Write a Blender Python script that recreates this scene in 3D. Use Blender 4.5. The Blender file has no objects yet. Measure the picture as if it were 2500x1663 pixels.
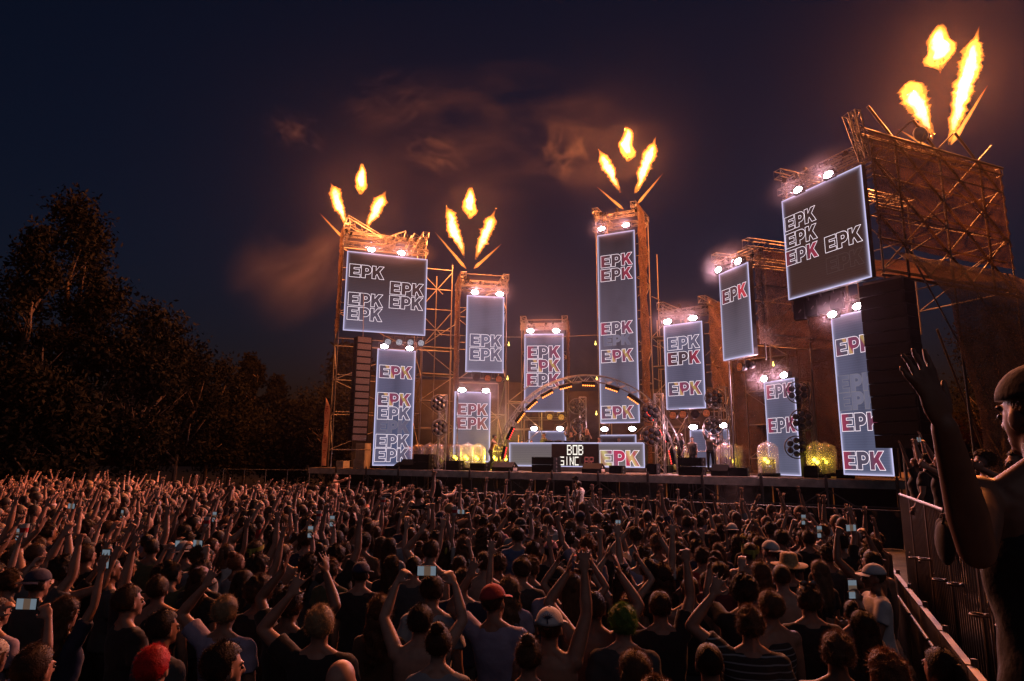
import bpy, bmesh, math, random
import numpy as np
from mathutils import Vector, Matrix, noise
from mathutils.geometry import tessellate_polygon

random.seed(7); RNG = np.random.default_rng(7)
SC = bpy.context.scene
COL = SC.collection
R = math.radians

# ------------------------------------------------------------------ camera, sky, exposure
CAM_H = 2.8
FPX, CX, CY = 1560.0, 1250.0, 831.5
PITCH, ROLL = math.atan((1115 - CY) / FPX), R(0.45)
_F = Vector((0, math.cos(PITCH), math.sin(PITCH)))
_R0, _U0 = Vector((1, 0, 0)), Vector((0, -math.sin(PITCH), math.cos(PITCH)))
CR = _R0 * math.cos(ROLL) + _U0 * math.sin(ROLL)
CU = _U0 * math.cos(ROLL) - _R0 * math.sin(ROLL)
EYE = Vector((0, 0, CAM_H))
cam = bpy.data.cameras.new('camera'); cam.lens = 36 * FPX / 2500; cam.sensor_width = 36
cam.clip_start = 0.05; cam.clip_end = 2000
camo = bpy.data.objects.new('camera', cam); COL.objects.link(camo)
M = Matrix((CR, CU, -_F)).transposed().to_4x4(); M.translation = EYE
camo.matrix_world = M; SC.camera = camo

world = bpy.data.worlds.new('World'); SC.world = world; world.use_nodes = True
wn = world.node_tree.nodes; wl = world.node_tree.links
sky = wn.new('ShaderNodeTexSky'); sky.sky_type = 'NISHITA'; sky.sun_disc = False
sky.sun_elevation = R(-1.0); sky.sun_rotation = R(200); sky.air_density = 1.0; sky.dust_density = 0.0; sky.ozone_density = 3.3
wl.new(sky.outputs[0], wn['Background'].inputs[0]); wn['Background'].inputs[1].default_value = 0.056
sun = bpy.data.lights.new('fill_sun', 'SUN'); sun.energy = 0.10; sun.angle = R(60); sun.color = (1, .72, .74)  # soft pinkish fill added from behind the camera, not a moon
suno = bpy.data.objects.new('fill_sun', sun); COL.objects.link(suno); suno.rotation_euler = (R(48), 0, R(20))
SC.view_settings.view_transform = 'Standard'; SC.view_settings.look = 'None'
SC.view_settings.exposure = 0.0; SC.view_settings.gamma = 1.0; SC.view_settings.use_curve_mapping = False
SC.cycles.use_denoising = True
SC.cycles.max_bounces = 6; SC.cycles.transparent_max_bounces = 16; SC.cycles.volume_bounces = 0
SC.cycles.diffuse_bounces = 0; SC.cycles.glossy_bounces = 1; SC.cycles.transmission_bounces = 4
SC.cycles.sample_clamp_indirect = 4.0; SC.cycles.use_light_tree = True; SC.cycles.volume_step_rate = 3.0; SC.cycles.volume_max_steps = 128
SC.cycles.caustics_reflective = False; SC.cycles.caustics_refractive = False

HAZE = 0.00014
FLAME_W = 13500.0     # watts behind each flame group
BLIND_W = 720.0      # watts behind each flood lamp

# ------------------------------------------------------------------ pixel -> place helpers
def ray(x, y): return _F + CR * ((x - CX) / FPX) + CU * ((CY - y) / FPX)
def at(x, y, Y):
    d = ray(x, y); return EYE + d * (Y / d.y)
def at_z(x, y, z):
    d = ray(x, y); return EYE + d * ((z - CAM_H) / d.z)
def on_plane(x, y, P, n):
    d = ray(x, y); return EYE + d * ((P - EYE).dot(n) / d.dot(n))

# ------------------------------------------------------------------ object helpers
def link(o, parent=None):
    COL.objects.link(o)
    if parent is not None: o.parent = parent
    return o
def tag(o, label=None, cat=None, group=None, kind=None):
    if label: o['label'] = label
    if cat: o['category'] = cat
    if group: o['group'] = group
    if kind: o['kind'] = kind
    return o
def empty(name, loc=(0, 0, 0), rz=0.0, label=None, cat=None, group=None):
    o = bpy.data.objects.new(name, None); o.empty_display_size = .2
    o.location = loc; o.rotation_euler = (0, 0, rz); link(o)
    return tag(o, label, cat, group)
def mesh_obj(name, me, parent=None, loc=None, rot=None, scale=None):
    o = bpy.data.objects.new(name, me)
    if loc is not None: o.location = loc
    if rot is not None: o.rotation_euler = rot
    if scale is not None: o.scale = scale
    return link(o, parent)

class MB:
    """collects faces, builds one mesh"""
    def __init__(s): s.v = []; s.f = []; s.m = []; s.n = 0
    def add(s, V, Fc, mi=0):
        b = s.n; V = np.asarray(V, float).reshape(-1, 3); s.v.append(V); s.n += len(V)
        s.f += [tuple(i + b for i in f) for f in Fc]; s.m += [mi] * len(Fc); return s
    def box(s, lo, hi, mi=0, Rm=None, c=(0, 0, 0)):
        x0, y0, z0 = lo; x1, y1, z1 = hi
        V = np.array([(x, y, z) for x in (x0, x1) for y in (y0, y1) for z in (z0, z1)], float)
        if Rm is not None: V = V @ np.array(Rm).T + np.array(c)
        return s.add(V, [(0, 1, 3, 2), (4, 6, 7, 5), (0, 4, 5, 1), (2, 3, 7, 6), (0, 2, 6, 4), (1, 5, 7, 3)], mi)
    def tube(s, p0, p1, r0, r1=None, n=6, mi=0):
        r1 = r0 if r1 is None else r1
        p0 = np.array(p0, float); p1 = np.array(p1, float); d = p1 - p0; L = np.linalg.norm(d)
        if L < 1e-6: return s
        d /= L; a = np.array((0, 0, 1.)) if abs(d[2]) < .9 else np.array((1., 0, 0))
        u = np.cross(d, a); u /= np.linalg.norm(u); w = np.cross(d, u)
        t = np.arange(n) * 2 * math.pi / n
        ring = np.cos(t)[:, None] * u + np.sin(t)[:, None] * w
        V = np.vstack([p0 + ring * r0, p1 + ring * r1])
        F_ = [(i, (i + 1) % n, n + (i + 1) % n, n + i) for i in range(n)] + [tuple(range(n))[::-1], tuple(range(n, 2 * n))]
        return s.add(V, F_, mi)
    def rings(s, RR, cap=True, mi=0):
        """RR: (k, n, 3) rings"""
        RR = np.asarray(RR, float); k, n, _ = RR.shape
        F_ = []
        for j in range(k - 1):
            for i in range(n):
                i2 = (i + 1) % n
                F_.append((j * n + i, j * n + i2, (j + 1) * n + i2, (j + 1) * n + i))
        if cap: F_ += [tuple(range(n))[::-1], tuple(range((k - 1) * n, k * n))]
        return s.add(RR.reshape(-1, 3), F_, mi)
    def ell(s, c, r, nu=12, nv=8, mi=0, Rm=None):
        th = np.linspace(0.12, math.pi - 0.12, nv); ph = np.arange(nu) * 2 * math.pi / nu
        RR = np.stack([np.stack([np.sin(t) * np.cos(ph) * r[0], np.sin(t) * np.sin(ph) * r[1], np.full(nu, -math.cos(t)) * r[2]], 1) for t in th])
        if Rm is not None: RR = RR @ np.array(Rm).T
        return s.rings(RR + np.array(c), True, mi)
    def torus(s, c, R0, r, ax='y', n=24, k=6, mi=0):
        RR = []
        for a in np.arange(n) * 2 * math.pi / n:
            t = np.arange(k) * 2 * math.pi / k
            rr = R0 + r * np.cos(t); h = r * np.sin(t)
            p = np.stack([rr * math.cos(a), h, rr * math.sin(a)], 1)
            if ax == 'z': p = p[:, [0, 2, 1]]
            RR.append(p)
        RR.append(RR[0])
        return s.rings(np.array(RR) + np.array(c), False, mi)
    def mesh(s, name, mats, smooth=False):
        me = bpy.data.meshes.new(name)
        V = np.vstack(s.v) if s.v else np.zeros((0, 3))
        me.from_pydata(V.tolist(), [], s.f)
        for m in (mats if isinstance(mats, (list, tuple)) else [mats]): me.materials.append(m)
        if any(s.m): me.polygons.foreach_set('material_index', s.m)
        if smooth: me.polygons.foreach_set('use_smooth', [True] * len(me.polygons))
        me.update(); return me
    def build(s, name, mats, parent=None, smooth=False, loc=None, rot=None):
        return mesh_obj(name, s.mesh(name, mats, smooth), parent, loc, rot)

# ------------------------------------------------------------------ materials
def nd(nt, t, **kw):
    n = nt.nodes.new(t)
    for k, v in kw.items(): setattr(n, k, v)
    return n
def mat(name, col, rough=.6, metal=0., var=.25, scale=6., bump=.0, bscale=40., spec=.4, sheen=0.):
    m = bpy.data.materials.new(name); m.use_nodes = True; nt = m.node_tree; b = nt.nodes['Principled BSDF']
    b.inputs['Roughness'].default_value = rough; b.inputs['Metallic'].default_value = metal
    b.inputs['Specular IOR Level'].default_value = spec
    if sheen: b.inputs['Sheen Weight'].default_value = sheen
    tc = nd(nt, 'ShaderNodeTexCoord')
    if var:
        no = nd(nt, 'ShaderNodeTexNoise'); no.inputs['Scale'].default_value = scale; no.inputs['Detail'].default_value = 4
        nt.links.new(tc.outputs['Object'], no.inputs['Vector'])
        cr = nd(nt, 'ShaderNodeValToRGB')
        cr.color_ramp.elements[0].color = tuple(c * (1 - var) for c in col) + (1,)
        cr.color_ramp.elements[1].color = tuple(min(1, c * (1 + var)) for c in col) + (1,)
        cr.color_ramp.elements[0].position = .3; cr.color_ramp.elements[1].position = .7
        nt.links.new(no.outputs['Fac'], cr.inputs['Fac']); nt.links.new(cr.outputs['Color'], b.inputs['Base Color'])
    else: b.inputs['Base Color'].default_value = (*col, 1)
    if bump:
        n2 = nd(nt, 'ShaderNodeTexNoise'); n2.inputs['Scale'].default_value = bscale; n2.inputs['Detail'].default_value = 3
        nt.links.new(tc.outputs['Object'], n2.inputs['Vector'])
        bp = nd(nt, 'ShaderNodeBump'); bp.inputs['Strength'].default_value = bump; bp.inputs['Distance'].default_value = .02
        nt.links.new(n2.outputs['Fac'], bp.inputs['Height']); nt.links.new(bp.outputs['Normal'], b.inputs['Normal'])
    return m
def emit(name, col, strength, sampling='AUTO'):
    m = bpy.data.materials.new(name); m.use_nodes = True; nt = m.node_tree
    nt.nodes.remove(nt.nodes['Principled BSDF'])
    e = nd(nt, 'ShaderNodeEmission'); e.inputs[0].default_value = (*col, 1); e.inputs[1].default_value = strength
    nt.links.new(e.outputs[0], nt.nodes['Material Output'].inputs['Surface'])
    m.cycles.emission_sampling = sampling
    return m

STEEL = mat('galvanised_steel', (.20, .19, .18), .55, .6, .3, 3., .1)
ALU = mat('truss_aluminium', (.20, .195, .19), .48, .75, .2, 4.)
DARKSTEEL = mat('dark_steel', (.09, .085, .085), .5, .5, .3, 5.)
BLACK = mat('black_cabinet_paint', (.005, .005, .0055), .6, 0, .3, 8., .15, 60., spec=.06)
BLACKCLOTH = mat('black_cloth', (.02, .018, .018), .9, 0, .4, 3., .3, 12.)
GRILLE = mat('speaker_grille', (.007, .007, .0075), .8, 0, .5, 90., spec=.05)
FASCIA = mat('weathered_deck_edge', (.60, .50, .44), .75, 0, .35, 2.5, .3, 25.)
DECKTOP = mat('deck_plywood', (.10, .085, .075), .7, 0, .3, 2., .1)
PALE = mat('pale_paint', (.62, .58, .52), .6, 0, .15, 3.)
GROUND = mat('trampled_grass', (.07, .06, .035), .95, 0, .5, 1.3, .6, 9.)
BARK = mat('bark', (.10, .07, .05), .9, 0, .4, 6., .6, 18.)
RAILSTEEL = mat('barrier_steel', (.16, .145, .135), .5, .6, .3, 6.)

def netting_mat(name, col, alpha):
    m = bpy.data.materials.new(name); m.use_nodes = True; nt = m.node_tree; b = nt.nodes['Principled BSDF']
    b.inputs['Roughness'].default_value = .85
    tc = nd(nt, 'ShaderNodeTexCoord')
    no = nd(nt, 'ShaderNodeTexNoise'); no.inputs['Scale'].default_value = 1.6; no.inputs['Detail'].default_value = 5
    nt.links.new(tc.outputs['Object'], no.inputs['Vector'])
    cr = nd(nt, 'ShaderNodeValToRGB'); cr.color_ramp.elements[0].position = .3; cr.color_ramp.elements[1].position = .72
    cr.color_ramp.elements[0].color = tuple(c * .55 for c in col) + (1,); cr.color_ramp.elements[1].color = tuple(c * 1.35 for c in col) + (1,)
    nt.links.new(no.outputs['Fac'], cr.inputs['Fac']); nt.links.new(cr.outputs['Color'], b.inputs['Base Color'])
    n2 = nd(nt, 'ShaderNodeTexNoise'); n2.inputs['Scale'].default_value = 26; n2.inputs['Detail'].default_value = 2
    nt.links.new(tc.outputs['Object'], n2.inputs['Vector'])
    mr = nd(nt, 'ShaderNodeMapRange'); mr.inputs['From Min'].default_value = .35; mr.inputs['From Max'].default_value = .65
    mr.inputs['To Min'].default_value = alpha - .28; mr.inputs['To Max'].default_value = min(1, alpha + .2)
    nt.links.new(n2.outputs['Fac'], mr.inputs['Value']); nt.links.new(mr.outputs['Result'], b.inputs['Alpha'])
    # woven cloth lets some light through from behind
    tr = nd(nt, 'ShaderNodeBsdfTranslucent'); nt.links.new(cr.outputs['Color'], tr.inputs['Color'])
    mx = nd(nt, 'ShaderNodeMixShader'); mx.inputs[0].default_value = .3
    ts = nd(nt, 'ShaderNodeBsdfTransparent')
    mx2 = nd(nt, 'ShaderNodeMixShader')
    b.inputs['Alpha'].default_value = 1.0
    for l in list(nt.links):
        if l.to_socket == b.inputs['Alpha']: nt.links.remove(l)
    nt.links.new(b.outputs[0], mx.inputs[1]); nt.links.new(tr.outputs[0], mx.inputs[2])
    nt.links.new(mr.outputs['Result'], mx2.inputs[0]); nt.links.new(ts.outputs[0], mx2.inputs[1]); nt.links.new(mx.outputs[0], mx2.inputs[2])
    nt.links.new(mx2.outputs[0], nt.nodes['Material Output'].inputs['Surface'])
    return m
NET = netting_mat('brown_scaffold_netting', (.13, .078, .052), .9)
NETTHIN = netting_mat('thin_scaffold_netting', (.085, .05, .032), .80)

# ------------------------------------------------------------------ shared small meshes
_u = MB(); _u.tube((0, 0, 0), (0, 0, 1), 1, 1, 8); UNIT_TUBE = {}
def unit_tube(m):
    if m.name not in UNIT_TUBE: UNIT_TUBE[m.name] = _u.mesh('tube_' + m.name, m, True)
    return UNIT_TUBE[m.name]
def pole(name, parent, p0, p1, r, m):
    p0 = Vector(p0); p1 = Vector(p1); d = p1 - p0
    o = bpy.data.objects.new(name, unit_tube(m))
    o.matrix_basis = Matrix.Translation(p0) @ d.to_track_quat('Z', 'Y').to_matrix().to_4x4() @ Matrix.Diagonal((r, r, d.length, 1))
    return link(o, parent)
def add_truss(mb, p0, p1, w=.3, seg=.4, rc=.024, rd=.011, up=(0, 0, 1)):
    p0 = np.array(p0, float); p1 = np.array(p1, float); d = p1 - p0; L = np.linalg.norm(d); d /= L
    up = np.array(up, float)
    if abs(np.dot(up, d)) > .95: up = np.array((1., 0, 0))
    u = np.cross(d, up); u /= np.linalg.norm(u); v = np.cross(u, d)
    c = [p0 + (a * u + b * v) * w / 2 for a, b in ((-1, -1), (1, -1), (1, 1), (-1, 1))]
    for q in c: mb.tube(q, q + d * L, rc, n=6)
    k = max(1, int(round(L / seg)))
    for i in range(k):
        t0, t1 = d * L * i / k, d * L * (i + 1) / k
        for j in range(4):
            a, b = c[j], c[(j + 1) % 4]
            if (i + j) % 2: a, b = b, a
            mb.tube(a + t0, b + t1, rd, n=4)
    for t in (0, L):
        for j in range(4): mb.tube(c[j] + d * t, c[(j + 1) % 4] + d * t, rd, n=4)
    return mb

# ------------------------------------------------------------------ ground and setting
g = MB(); N = 40
xs = np.linspace(-150, 150, N + 1)
g.add([(x, y, 0) for y in xs for x in xs], [(j * (N + 1) + i, j * (N + 1) + i + 1, (j + 1) * (N + 1) + i + 1, (j + 1) * (N + 1) + i) for j in range(N) for i in range(N)])
tag(g.build('ground', GROUND), 'dark trampled grass ground under the crowd', kind='structure')

# ------------------------------------------------------------------ the stage deck
DECK = 2.1
PL = at_z(752, 1141.5, DECK); PR = at_z(2190, 1172.5, DECK)
S = (PR - PL); S.z = 0; SLEN = S.length; S.normalize(); BK = Vector((-S.y, S.x, 0))   # along the front, and away from the audience
if BK.y < 0: BK = -BK
SRZ = math.atan2(S.y, S.x)
stage = empty('stage_deck', (PL.x, PL.y, 0), SRZ, 'long open stage deck on scaffold legs with pale front boards', 'stage')
mb = MB(); mb.box((-.3, .06, DECK - .16), (SLEN + 3, 17, DECK)); mb.build('deck_floor', DECKTOP, stage)
nb = 13; seg = SLEN / nb
bd = MB(); bd.box((0.03, 0, -.31), (seg - .03, .055, -.012)); bme = bd.mesh('front_board', FASCIA)
for i in range(nb + 1):
    mesh_obj('front_board', bme, stage, (i * seg, 0, DECK + random.uniform(-.012, .006)))
br = MB(); br.box((-.05, -.05, -.42), (.05, -.004, .07)); br.box((-.02, -.045, .07), (.02, -.01, .13)); brm = br.mesh('joint_bracket', DARKSTEEL)
for i in range(nb + 1): mesh_obj('joint_bracket', brm, stage, (i * seg, 0, DECK))
for i in range(nb * 1 + 1):
    for y in (.15, 2.2):
        pole('deck_leg', stage, (i * seg, y, 0), (i * seg, y, DECK - .2), .035, STEEL)
    if i < nb:
        a, b = (i * seg, (i + 1) * seg) if i % 2 else ((i + 1) * seg, i * seg)
        pole('deck_brace', stage, (a, .2, .3), (b, .2, DECK - .4), .024, STEEL)
        pole('deck_ledger', stage, (i * seg, .17, 1.15), ((i + 1) * seg, .17, 1.15), .024, STEEL)
        if i in (3, 5, 8, 9, 10):
            for k in range(7):
                xk = i * seg + .2 + k * .27
                pole('stored_bar', stage, (xk, 1.1, .5), (xk + random.uniform(-.5, .5), 1.25, DECK - .25), .022, STEEL)
# plywood and cloth behind the legs
for i in range(nb):
    m_ = FASCIA if i in (4, 5, 8, 10) else BLACKCLOTH
    b_ = MB(); b_.box((i * seg + .04, 2.5, .2), ((i + 1) * seg - .04, 2.56, DECK - .3)); b_.build('back_panel', m_, stage)
sk = MB()
nx = 180
RRs = []
for j, z in enumerate((1.0, .5, .02)):
    RRs.append([(SLEN * i / nx, -2.0 + .05 * math.sin(i * 1.7) * (1 + j * .4), z * 1.18) for i in range(nx + 1)])
V = [p for r_ in RRs for p in r_]
sk.add(V, [(j * (nx + 1) + i, j * (nx + 1) + i + 1, (j + 1) * (nx + 1) + i + 1, (j + 1) * (nx + 1) + i) for j in range(2) for i in range(nx)])
pit = empty('pit_barrier', (PL.x, PL.y, 0), SRZ, 'long dark cloth covered barrier between the crowd and the stage', 'barrier')
sk.build('barrier_cloth', BLACKCLOTH, pit)
pole('barrier_rail', pit, (0, -2.03, 1.19), (SLEN, -2.03, 1.19), .025, DARKSTEEL)
def stage_pt(x, off):
    """world x,y on the deck for image column x, `off` metres behind the front edge"""
    P = Vector((PL.x, PL.y, 0)) + BK * off
    q = on_plane(x, 1150, P, BK); q.z = DECK; return q

# ------------------------------------------------------------------ EPK lettering shapes
def arc(cx, cy, rx, ry, a0, a1, n=9):
    return [(cx + rx * math.cos(R(a0 + (a1 - a0) * i / n)), cy + ry * math.sin(R(a0 + (a1 - a0) * i / n))) for i in range(n + 1)]
LET = [
    ([[(0, 0), (.32, 0), (.32, .10), (.13, .10), (.13, .15), (.29, .15), (.29, .25), (.13, .25), (.13, .30), (.32, .30), (.32, .40), (0, .40)]]),
    ([[(.35, 0), (.48, 0), (.48, .115)] + arc(.53, .258, .135, .142, -90, 90) + [(.35, .40)],
      [(.48, .215)] + arc(.525, .258, .04, .043, -90, 90, 5) + [(.48, .30)]]),
    ([[(.675, 0), (.79, 0), (.79, .10), (.825, .145), (.90, 0), (1.04, 0), (.905, .235), (1.03, .40), (.89, .40), (.79, .265), (.79, .40), (.675, .40)]]),
]
def letters_fill(name, m):
    mb = MB()
    for loops in LET:
        pts = [p for l in loops for p in l]
        tris = tessellate_polygon([[Vector((x, y, 0)) for x, y in l] for l in loops])
        mb.add([(x / 1.04, -.006, y / 1.04) for x, y in pts], [tuple(t) for t in tris])
    return mb.mesh(name, m)
def letters_line(name, m, t=.0108):
    mb = MB()
    for loops in LET:
        for l in loops:
            P = [Vector((x / 1.04, y / 1.04)) for x, y in l]; n = len(P); inn = []; out = []
            for i in range(n):
                a, b, c = P[i - 1], P[i], P[(i + 1) % n]
                e0 = (b - a).normalized(); e1 = (c - b).normalized()
                n0 = Vector((-e0.y, e0.x)); n1 = Vector((-e1.y, e1.x)); mi = (n0 + n1)
                mi = mi / max(.5, mi.length_squared) * 2 if mi.length > .2 else n0
                inn.append(b + mi * t * .5); out.append(b - mi * t * .5)
            V = [(p.x, -.012, p.y) for p in inn] + [(p.x, -.012, p.y) for p in out]
            mb.add(V, [(i, (i + 1) % n, n + (i + 1) % n, n + i) for i in range(n)])
    return mb.mesh(name, m)
LINE = emit('letter_outline_light', (1., .84, .95), 1.25, 'NONE'); LINEDIM = emit('letter_outline_dim', (.62, .55, .66), .30, 'NONE')
LINEFAINT = emit('letter_outline_faint', (.7, .45, .45), .10, 'NONE')
def fill_mat(name, cols, s, angle):
    m = bpy.data.materials.new(name); m.use_nodes = True; nt = m.node_tree; nt.nodes.remove(nt.nodes['Principled BSDF'])
    tc = nd(nt, 'ShaderNodeTexCoord'); mp = nd(nt, 'ShaderNodeMapping'); mp.inputs['Rotation'].default_value = (0, R(angle), 0)
    sx = nd(nt, 'ShaderNodeSeparateXYZ'); cr = nd(nt, 'ShaderNodeValToRGB'); e = nd(nt, 'ShaderNodeEmission')
    nt.links.new(tc.outputs['Object'], mp.inputs[0]); nt.links.new(mp.outputs[0], sx.inputs[0]); nt.links.new(sx.outputs['X'], cr.inputs['Fac'])
    els = cr.color_ramp.elements
    while len(els) < len(cols): els.new(.5)
    for i, (p, c) in enumerate(cols): els[i].position = p; els[i].color = (*c, 1)
    e.inputs[1].default_value = s
    nt.links.new(cr.outputs[0], e.inputs[0]); nt.links.new(e.outputs[0], nt.nodes['Material Output'].inputs['Surface'])
    m.cycles.emission_sampling = 'NONE'
    return m
GREY = (.085, .07, .11)
FILLS = {
    'red': fill_mat('fill_red_left', [(0, (.32, .04, .085)), (.13, (.22, .04, .08)), (.22, GREY), (.62, GREY), (.82, (.20, .035, .08)), (1, (.30, .06, .11))], 1., 0),
    'warm': fill_mat('fill_warm', [(0, (.45, .12, .14)), (.35, (.28, .12, .17)), (.6, (.40, .07, .13)), (1, (.5, .2, .15))], .55, 0),
    'multi': fill_mat('fill_multi', [(0, (.20, .05, .09)), (.2, GREY), (.31, (.10, .07, .10)), (.34, (.5, .28, .12)), (.39, (.5, .28, .12)), (.42, (.28, .04, .09)), (.58, (.18, .05, .10)), (.72, (.20, .05, .10)), (.76, (.42, .27, .09)), (.81, (.42, .27, .09)), (.84, (.26, .04, .09)), (1, (.22, .05, .09))], .95, 28),
    'cool': fill_mat('fill_cool', [(0, (.10, .09, .15)), (.5, (.13, .12, .19)), (1, (.11, .09, .14))], 1., 0),
    'dim': fill_mat('fill_dim', [(0, (.10, .10, .16)), (.5, (.16, .15, .22)), (1, (.10, .10, .16))], 1., 0),
    'redk': fill_mat('fill_red_k', [(0, (.20, .03, .05)), (.2, (.06, .035, .045)), (.66, (.06, .035, .045)), (.74, (.22, .025, .05)), (1, (.34, .03, .06))], 1., 0),
    'reds': fill_mat('fill_red_streak', [(0, (.05, .03, .035)), (.55, (.055, .03, .035)), (.72, (.07, .03, .04)), (.78, (.32, .04, .06)), (.84, (.10, .03, .04)), (1, (.12, .03, .04))], 1., -50),
    'redb': fill_mat('fill_red_last', [(0, (.20, .03, .05)), (.2, (.08, .045, .05)), (.62, (.10, .045, .05)), (.66, (.5, .04, .06)), (1, (.55, .05, .07))], 1., 0),
    'booth': fill_mat('fill_booth', [(0, (.55, .40, .10)), (.12, (.35, .16, .12)), (.22, (.6, .5, .2)), (.34, (.22, .10, .16)), (.5, (.45, .04, .10)), (.68, (.5, .03, .08)), (.8, (.7, .5, .2)), (.9, (.45, .06, .10)), (1, (.4, .25, .12))], 1., 24),
}
FILL_ME = {k: letters_fill('lettering_' + k, m) for k, m in FILLS.items()}
LINE_ME = {'n': letters_line('outline', LINE), 'd': letters_line('outline_dim', LINEDIM), 'f': letters_line('outline_faint', LINEFAINT, .009)}

# ------------------------------------------------------------------ LED screens
HOUSING = mat('screen_housing', (.03, .03, .032), .5, .2, .2, 6.)
def display_mat(name, W, H, top, bot, gamma, band=.35):
    m = bpy.data.materials.new(name); m.use_nodes = True; nt = m.node_tree; nt.nodes.remove(nt.nodes['Principled BSDF'])
    L = nt.links.new
    tc = nd(nt, 'ShaderNodeTexCoord'); sx = nd(nt, 'ShaderNodeSeparateXYZ'); L(tc.outputs['Object'], sx.inputs[0])
    def mth(op, a, b=None, clamp=False):
        n = nd(nt, 'ShaderNodeMath', operation=op); n.use_clamp = clamp
        for i, q in enumerate((a, b)):
            if q is None: continue
            if isinstance(q, (int, float)): n.inputs[i].default_value = q
            else: L(q, n.inputs[i])
        return n.outputs[0]
    u, v = sx.outputs['X'], sx.outputs['Z']
    vn = mth('DIVIDE', v, H, True)
    g_ = mth('POWER', mth('SUBTRACT', 1., vn, True), gamma)
    mx = nd(nt, 'ShaderNodeMix', data_type='RGBA'); L(g_, mx.inputs[0])
    mx.inputs[6].default_value = (*top, 1); mx.inputs[7].default_value = (*bot, 1)
    # soft drifting shapes of the video content
    no = nd(nt, 'ShaderNodeTexNoise'); no.inputs['Scale'].default_value = .55; no.inputs['Detail'].default_value = 2
    L(tc.outputs['Object'], no.inputs['Vector'])
    cx = mth('ABSOLUTE', mth('SUBTRACT', mth('DIVIDE', u, W), .5))
    bandv = mth('MULTIPLY', mth('SUBTRACT', 1., mth('MULTIPLY', cx, 3.2), True), mth('SUBTRACT', no.outputs['Fac'], .35, True))
    dark = mth('SUBTRACT', 1., mth('MULTIPLY', bandv, band * 3), True)
    scan = mth('ADD', mth('MULTIPLY', mth('SINE', mth('MULTIPLY', v, 2 * math.pi / .09)), .07), .95)
    lum = mth('MULTIPLY', mth('MAXIMUM', dark, .35), scan)
    # lit edge of the picture
    d = mth('MINIMUM', mth('MINIMUM', u, mth('SUBTRACT', W, u)), mth('MINIMUM', v, mth('SUBTRACT', H, v)))
    edge = mth('POWER', 2.718, mth('MULTIPLY', mth('MAXIMUM', mth('SUBTRACT', d, .022), 0.), -26.0))
    sc = nd(nt, 'ShaderNodeMix', data_type='RGBA', blend_type='MULTIPLY'); sc.inputs[0].default_value = 1
    L(mx.outputs[2], sc.inputs[6]); cmb = nd(nt, 'ShaderNodeCombineColor'); [L(lum, cmb.inputs[i]) for i in range(3)]; L(cmb.outputs[0], sc.inputs[7])
    fin = nd(nt, 'ShaderNodeMix', data_type='RGBA'); L(edge, fin.inputs[0]); L(sc.outputs[2], fin.inputs[6]); fin.inputs[7].default_value = (.64, .61, .93, 1)
    e = nd(nt, 'ShaderNodeEmission'); L(fin.outputs[2], e.inputs[0]); e.inputs[1].default_value = 1.0
    L(e.outputs[0], nt.nodes['Material Output'].inputs['Surface'])
    return m
class Screen: pass
SCREENS = {}
def right_vec(hd):
    v = Vector((math.sin(R(hd)), math.cos(R(hd)), 0)); return v if hd > 0 else -v
LAV, DRK, BRN = (.108, .098, .158), (.022, .014, .017), (.038, .022, .021)
def screen(key, TL, TR, yb, Y, hd, label, top=LAV, bot=LAV, gamma=1., texts=(), band=.35, xb=None):
    s = Screen(); s.r = right_vec(hd); s.n = Vector((s.r.y, -s.r.x, 0))
    P = at(*TL, Y); Q = on_plane(*TR, P, s.n); s.W = (Q - P).dot(s.r)
    B = on_plane(xb if xb else TL[0], yb, P, s.n)
    s.z1 = (P.z + Q.z) / 2; s.z0 = B.z; s.H = s.z1 - s.z0; s.P = P; s.rz = math.atan2(s.r.y, s.r.x)
    s.root = empty('led_screen', (P.x, P.y, s.z0), s.rz, label, 'screen', 'stage screens')
    W, H = s.W, s.H
    b = MB(); b.box((0, .012, 0), (W, .22, H))
    for i in range(max(1, int(H))):           # service rails on the back
        b.box((.1, .22, i + .2), (W - .1, .27, i + .26))
    b.build('housing', HOUSING, s.root)
    f = MB(); f.add([(0, 0, 0), (W, 0, 0), (W, 0, H), (0, 0, H)], [(0, 1, 2, 3)]); f.add([(0, .01, 0), (W, .01, 0), (W, .01, H), (0, .01, H)], [(0, 3, 2, 1)])
    f.build('display', display_mat('display_' + key, W, H, top, bot, gamma, band), s.root)
    for (xl, yt, xr, fill, line) in texts:
        A = on_plane(xl, yt, P, s.n); C = on_plane(xr, yt, P, s.n); w = (C - A).dot(s.r); u0 = (A - P).dot(s.r)
        z = A.z - s.z0 - w * .4 / 1.04
        if fill: t = mesh_obj('lettering', FILL_ME[fill], s.root, (u0, 0, z), None, (w, 1, w)); mesh_obj('outline', LINE_ME[line], t)
        else: mesh_obj('outline', LINE_ME[line], s.root, (u0, 0, z), None, (w, 1, w))
    SCREENS[key] = s; return s
screen('S1', (848, 613), (1044, 633), 807, 34.0, 71, 'big square LED screen on the far left tower, five outlined words', BRN, (.13, .115, .18), 2.2,
       [(854, 644, 939, None, 'n'), (953, 687, 1035, 'reds', 'n'), (951, 721, 1033, None, 'n'), (851, 713, 936, None, 'n'), (848.5, 748, 934, None, 'n')], .1)
screen('S2', (922, 850), (1015, 858), 1137, 34.3, 68, 'tall LED column under the big left screen, six stacked words', LAV, (.085, .10, .20), 1.,
       [(927, 891, 1007, 'multi', 'n'), (922.5, 958, 1004, 'multi', 'n'), (922, 992, 1002, 'cool', 'n'), (920, 1025, 1000, 'cool', 'd'), (918, 1060, 999, 'cool', 'n'), (915.5, 1094.5, 998, 'cool', 'n')])
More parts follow.
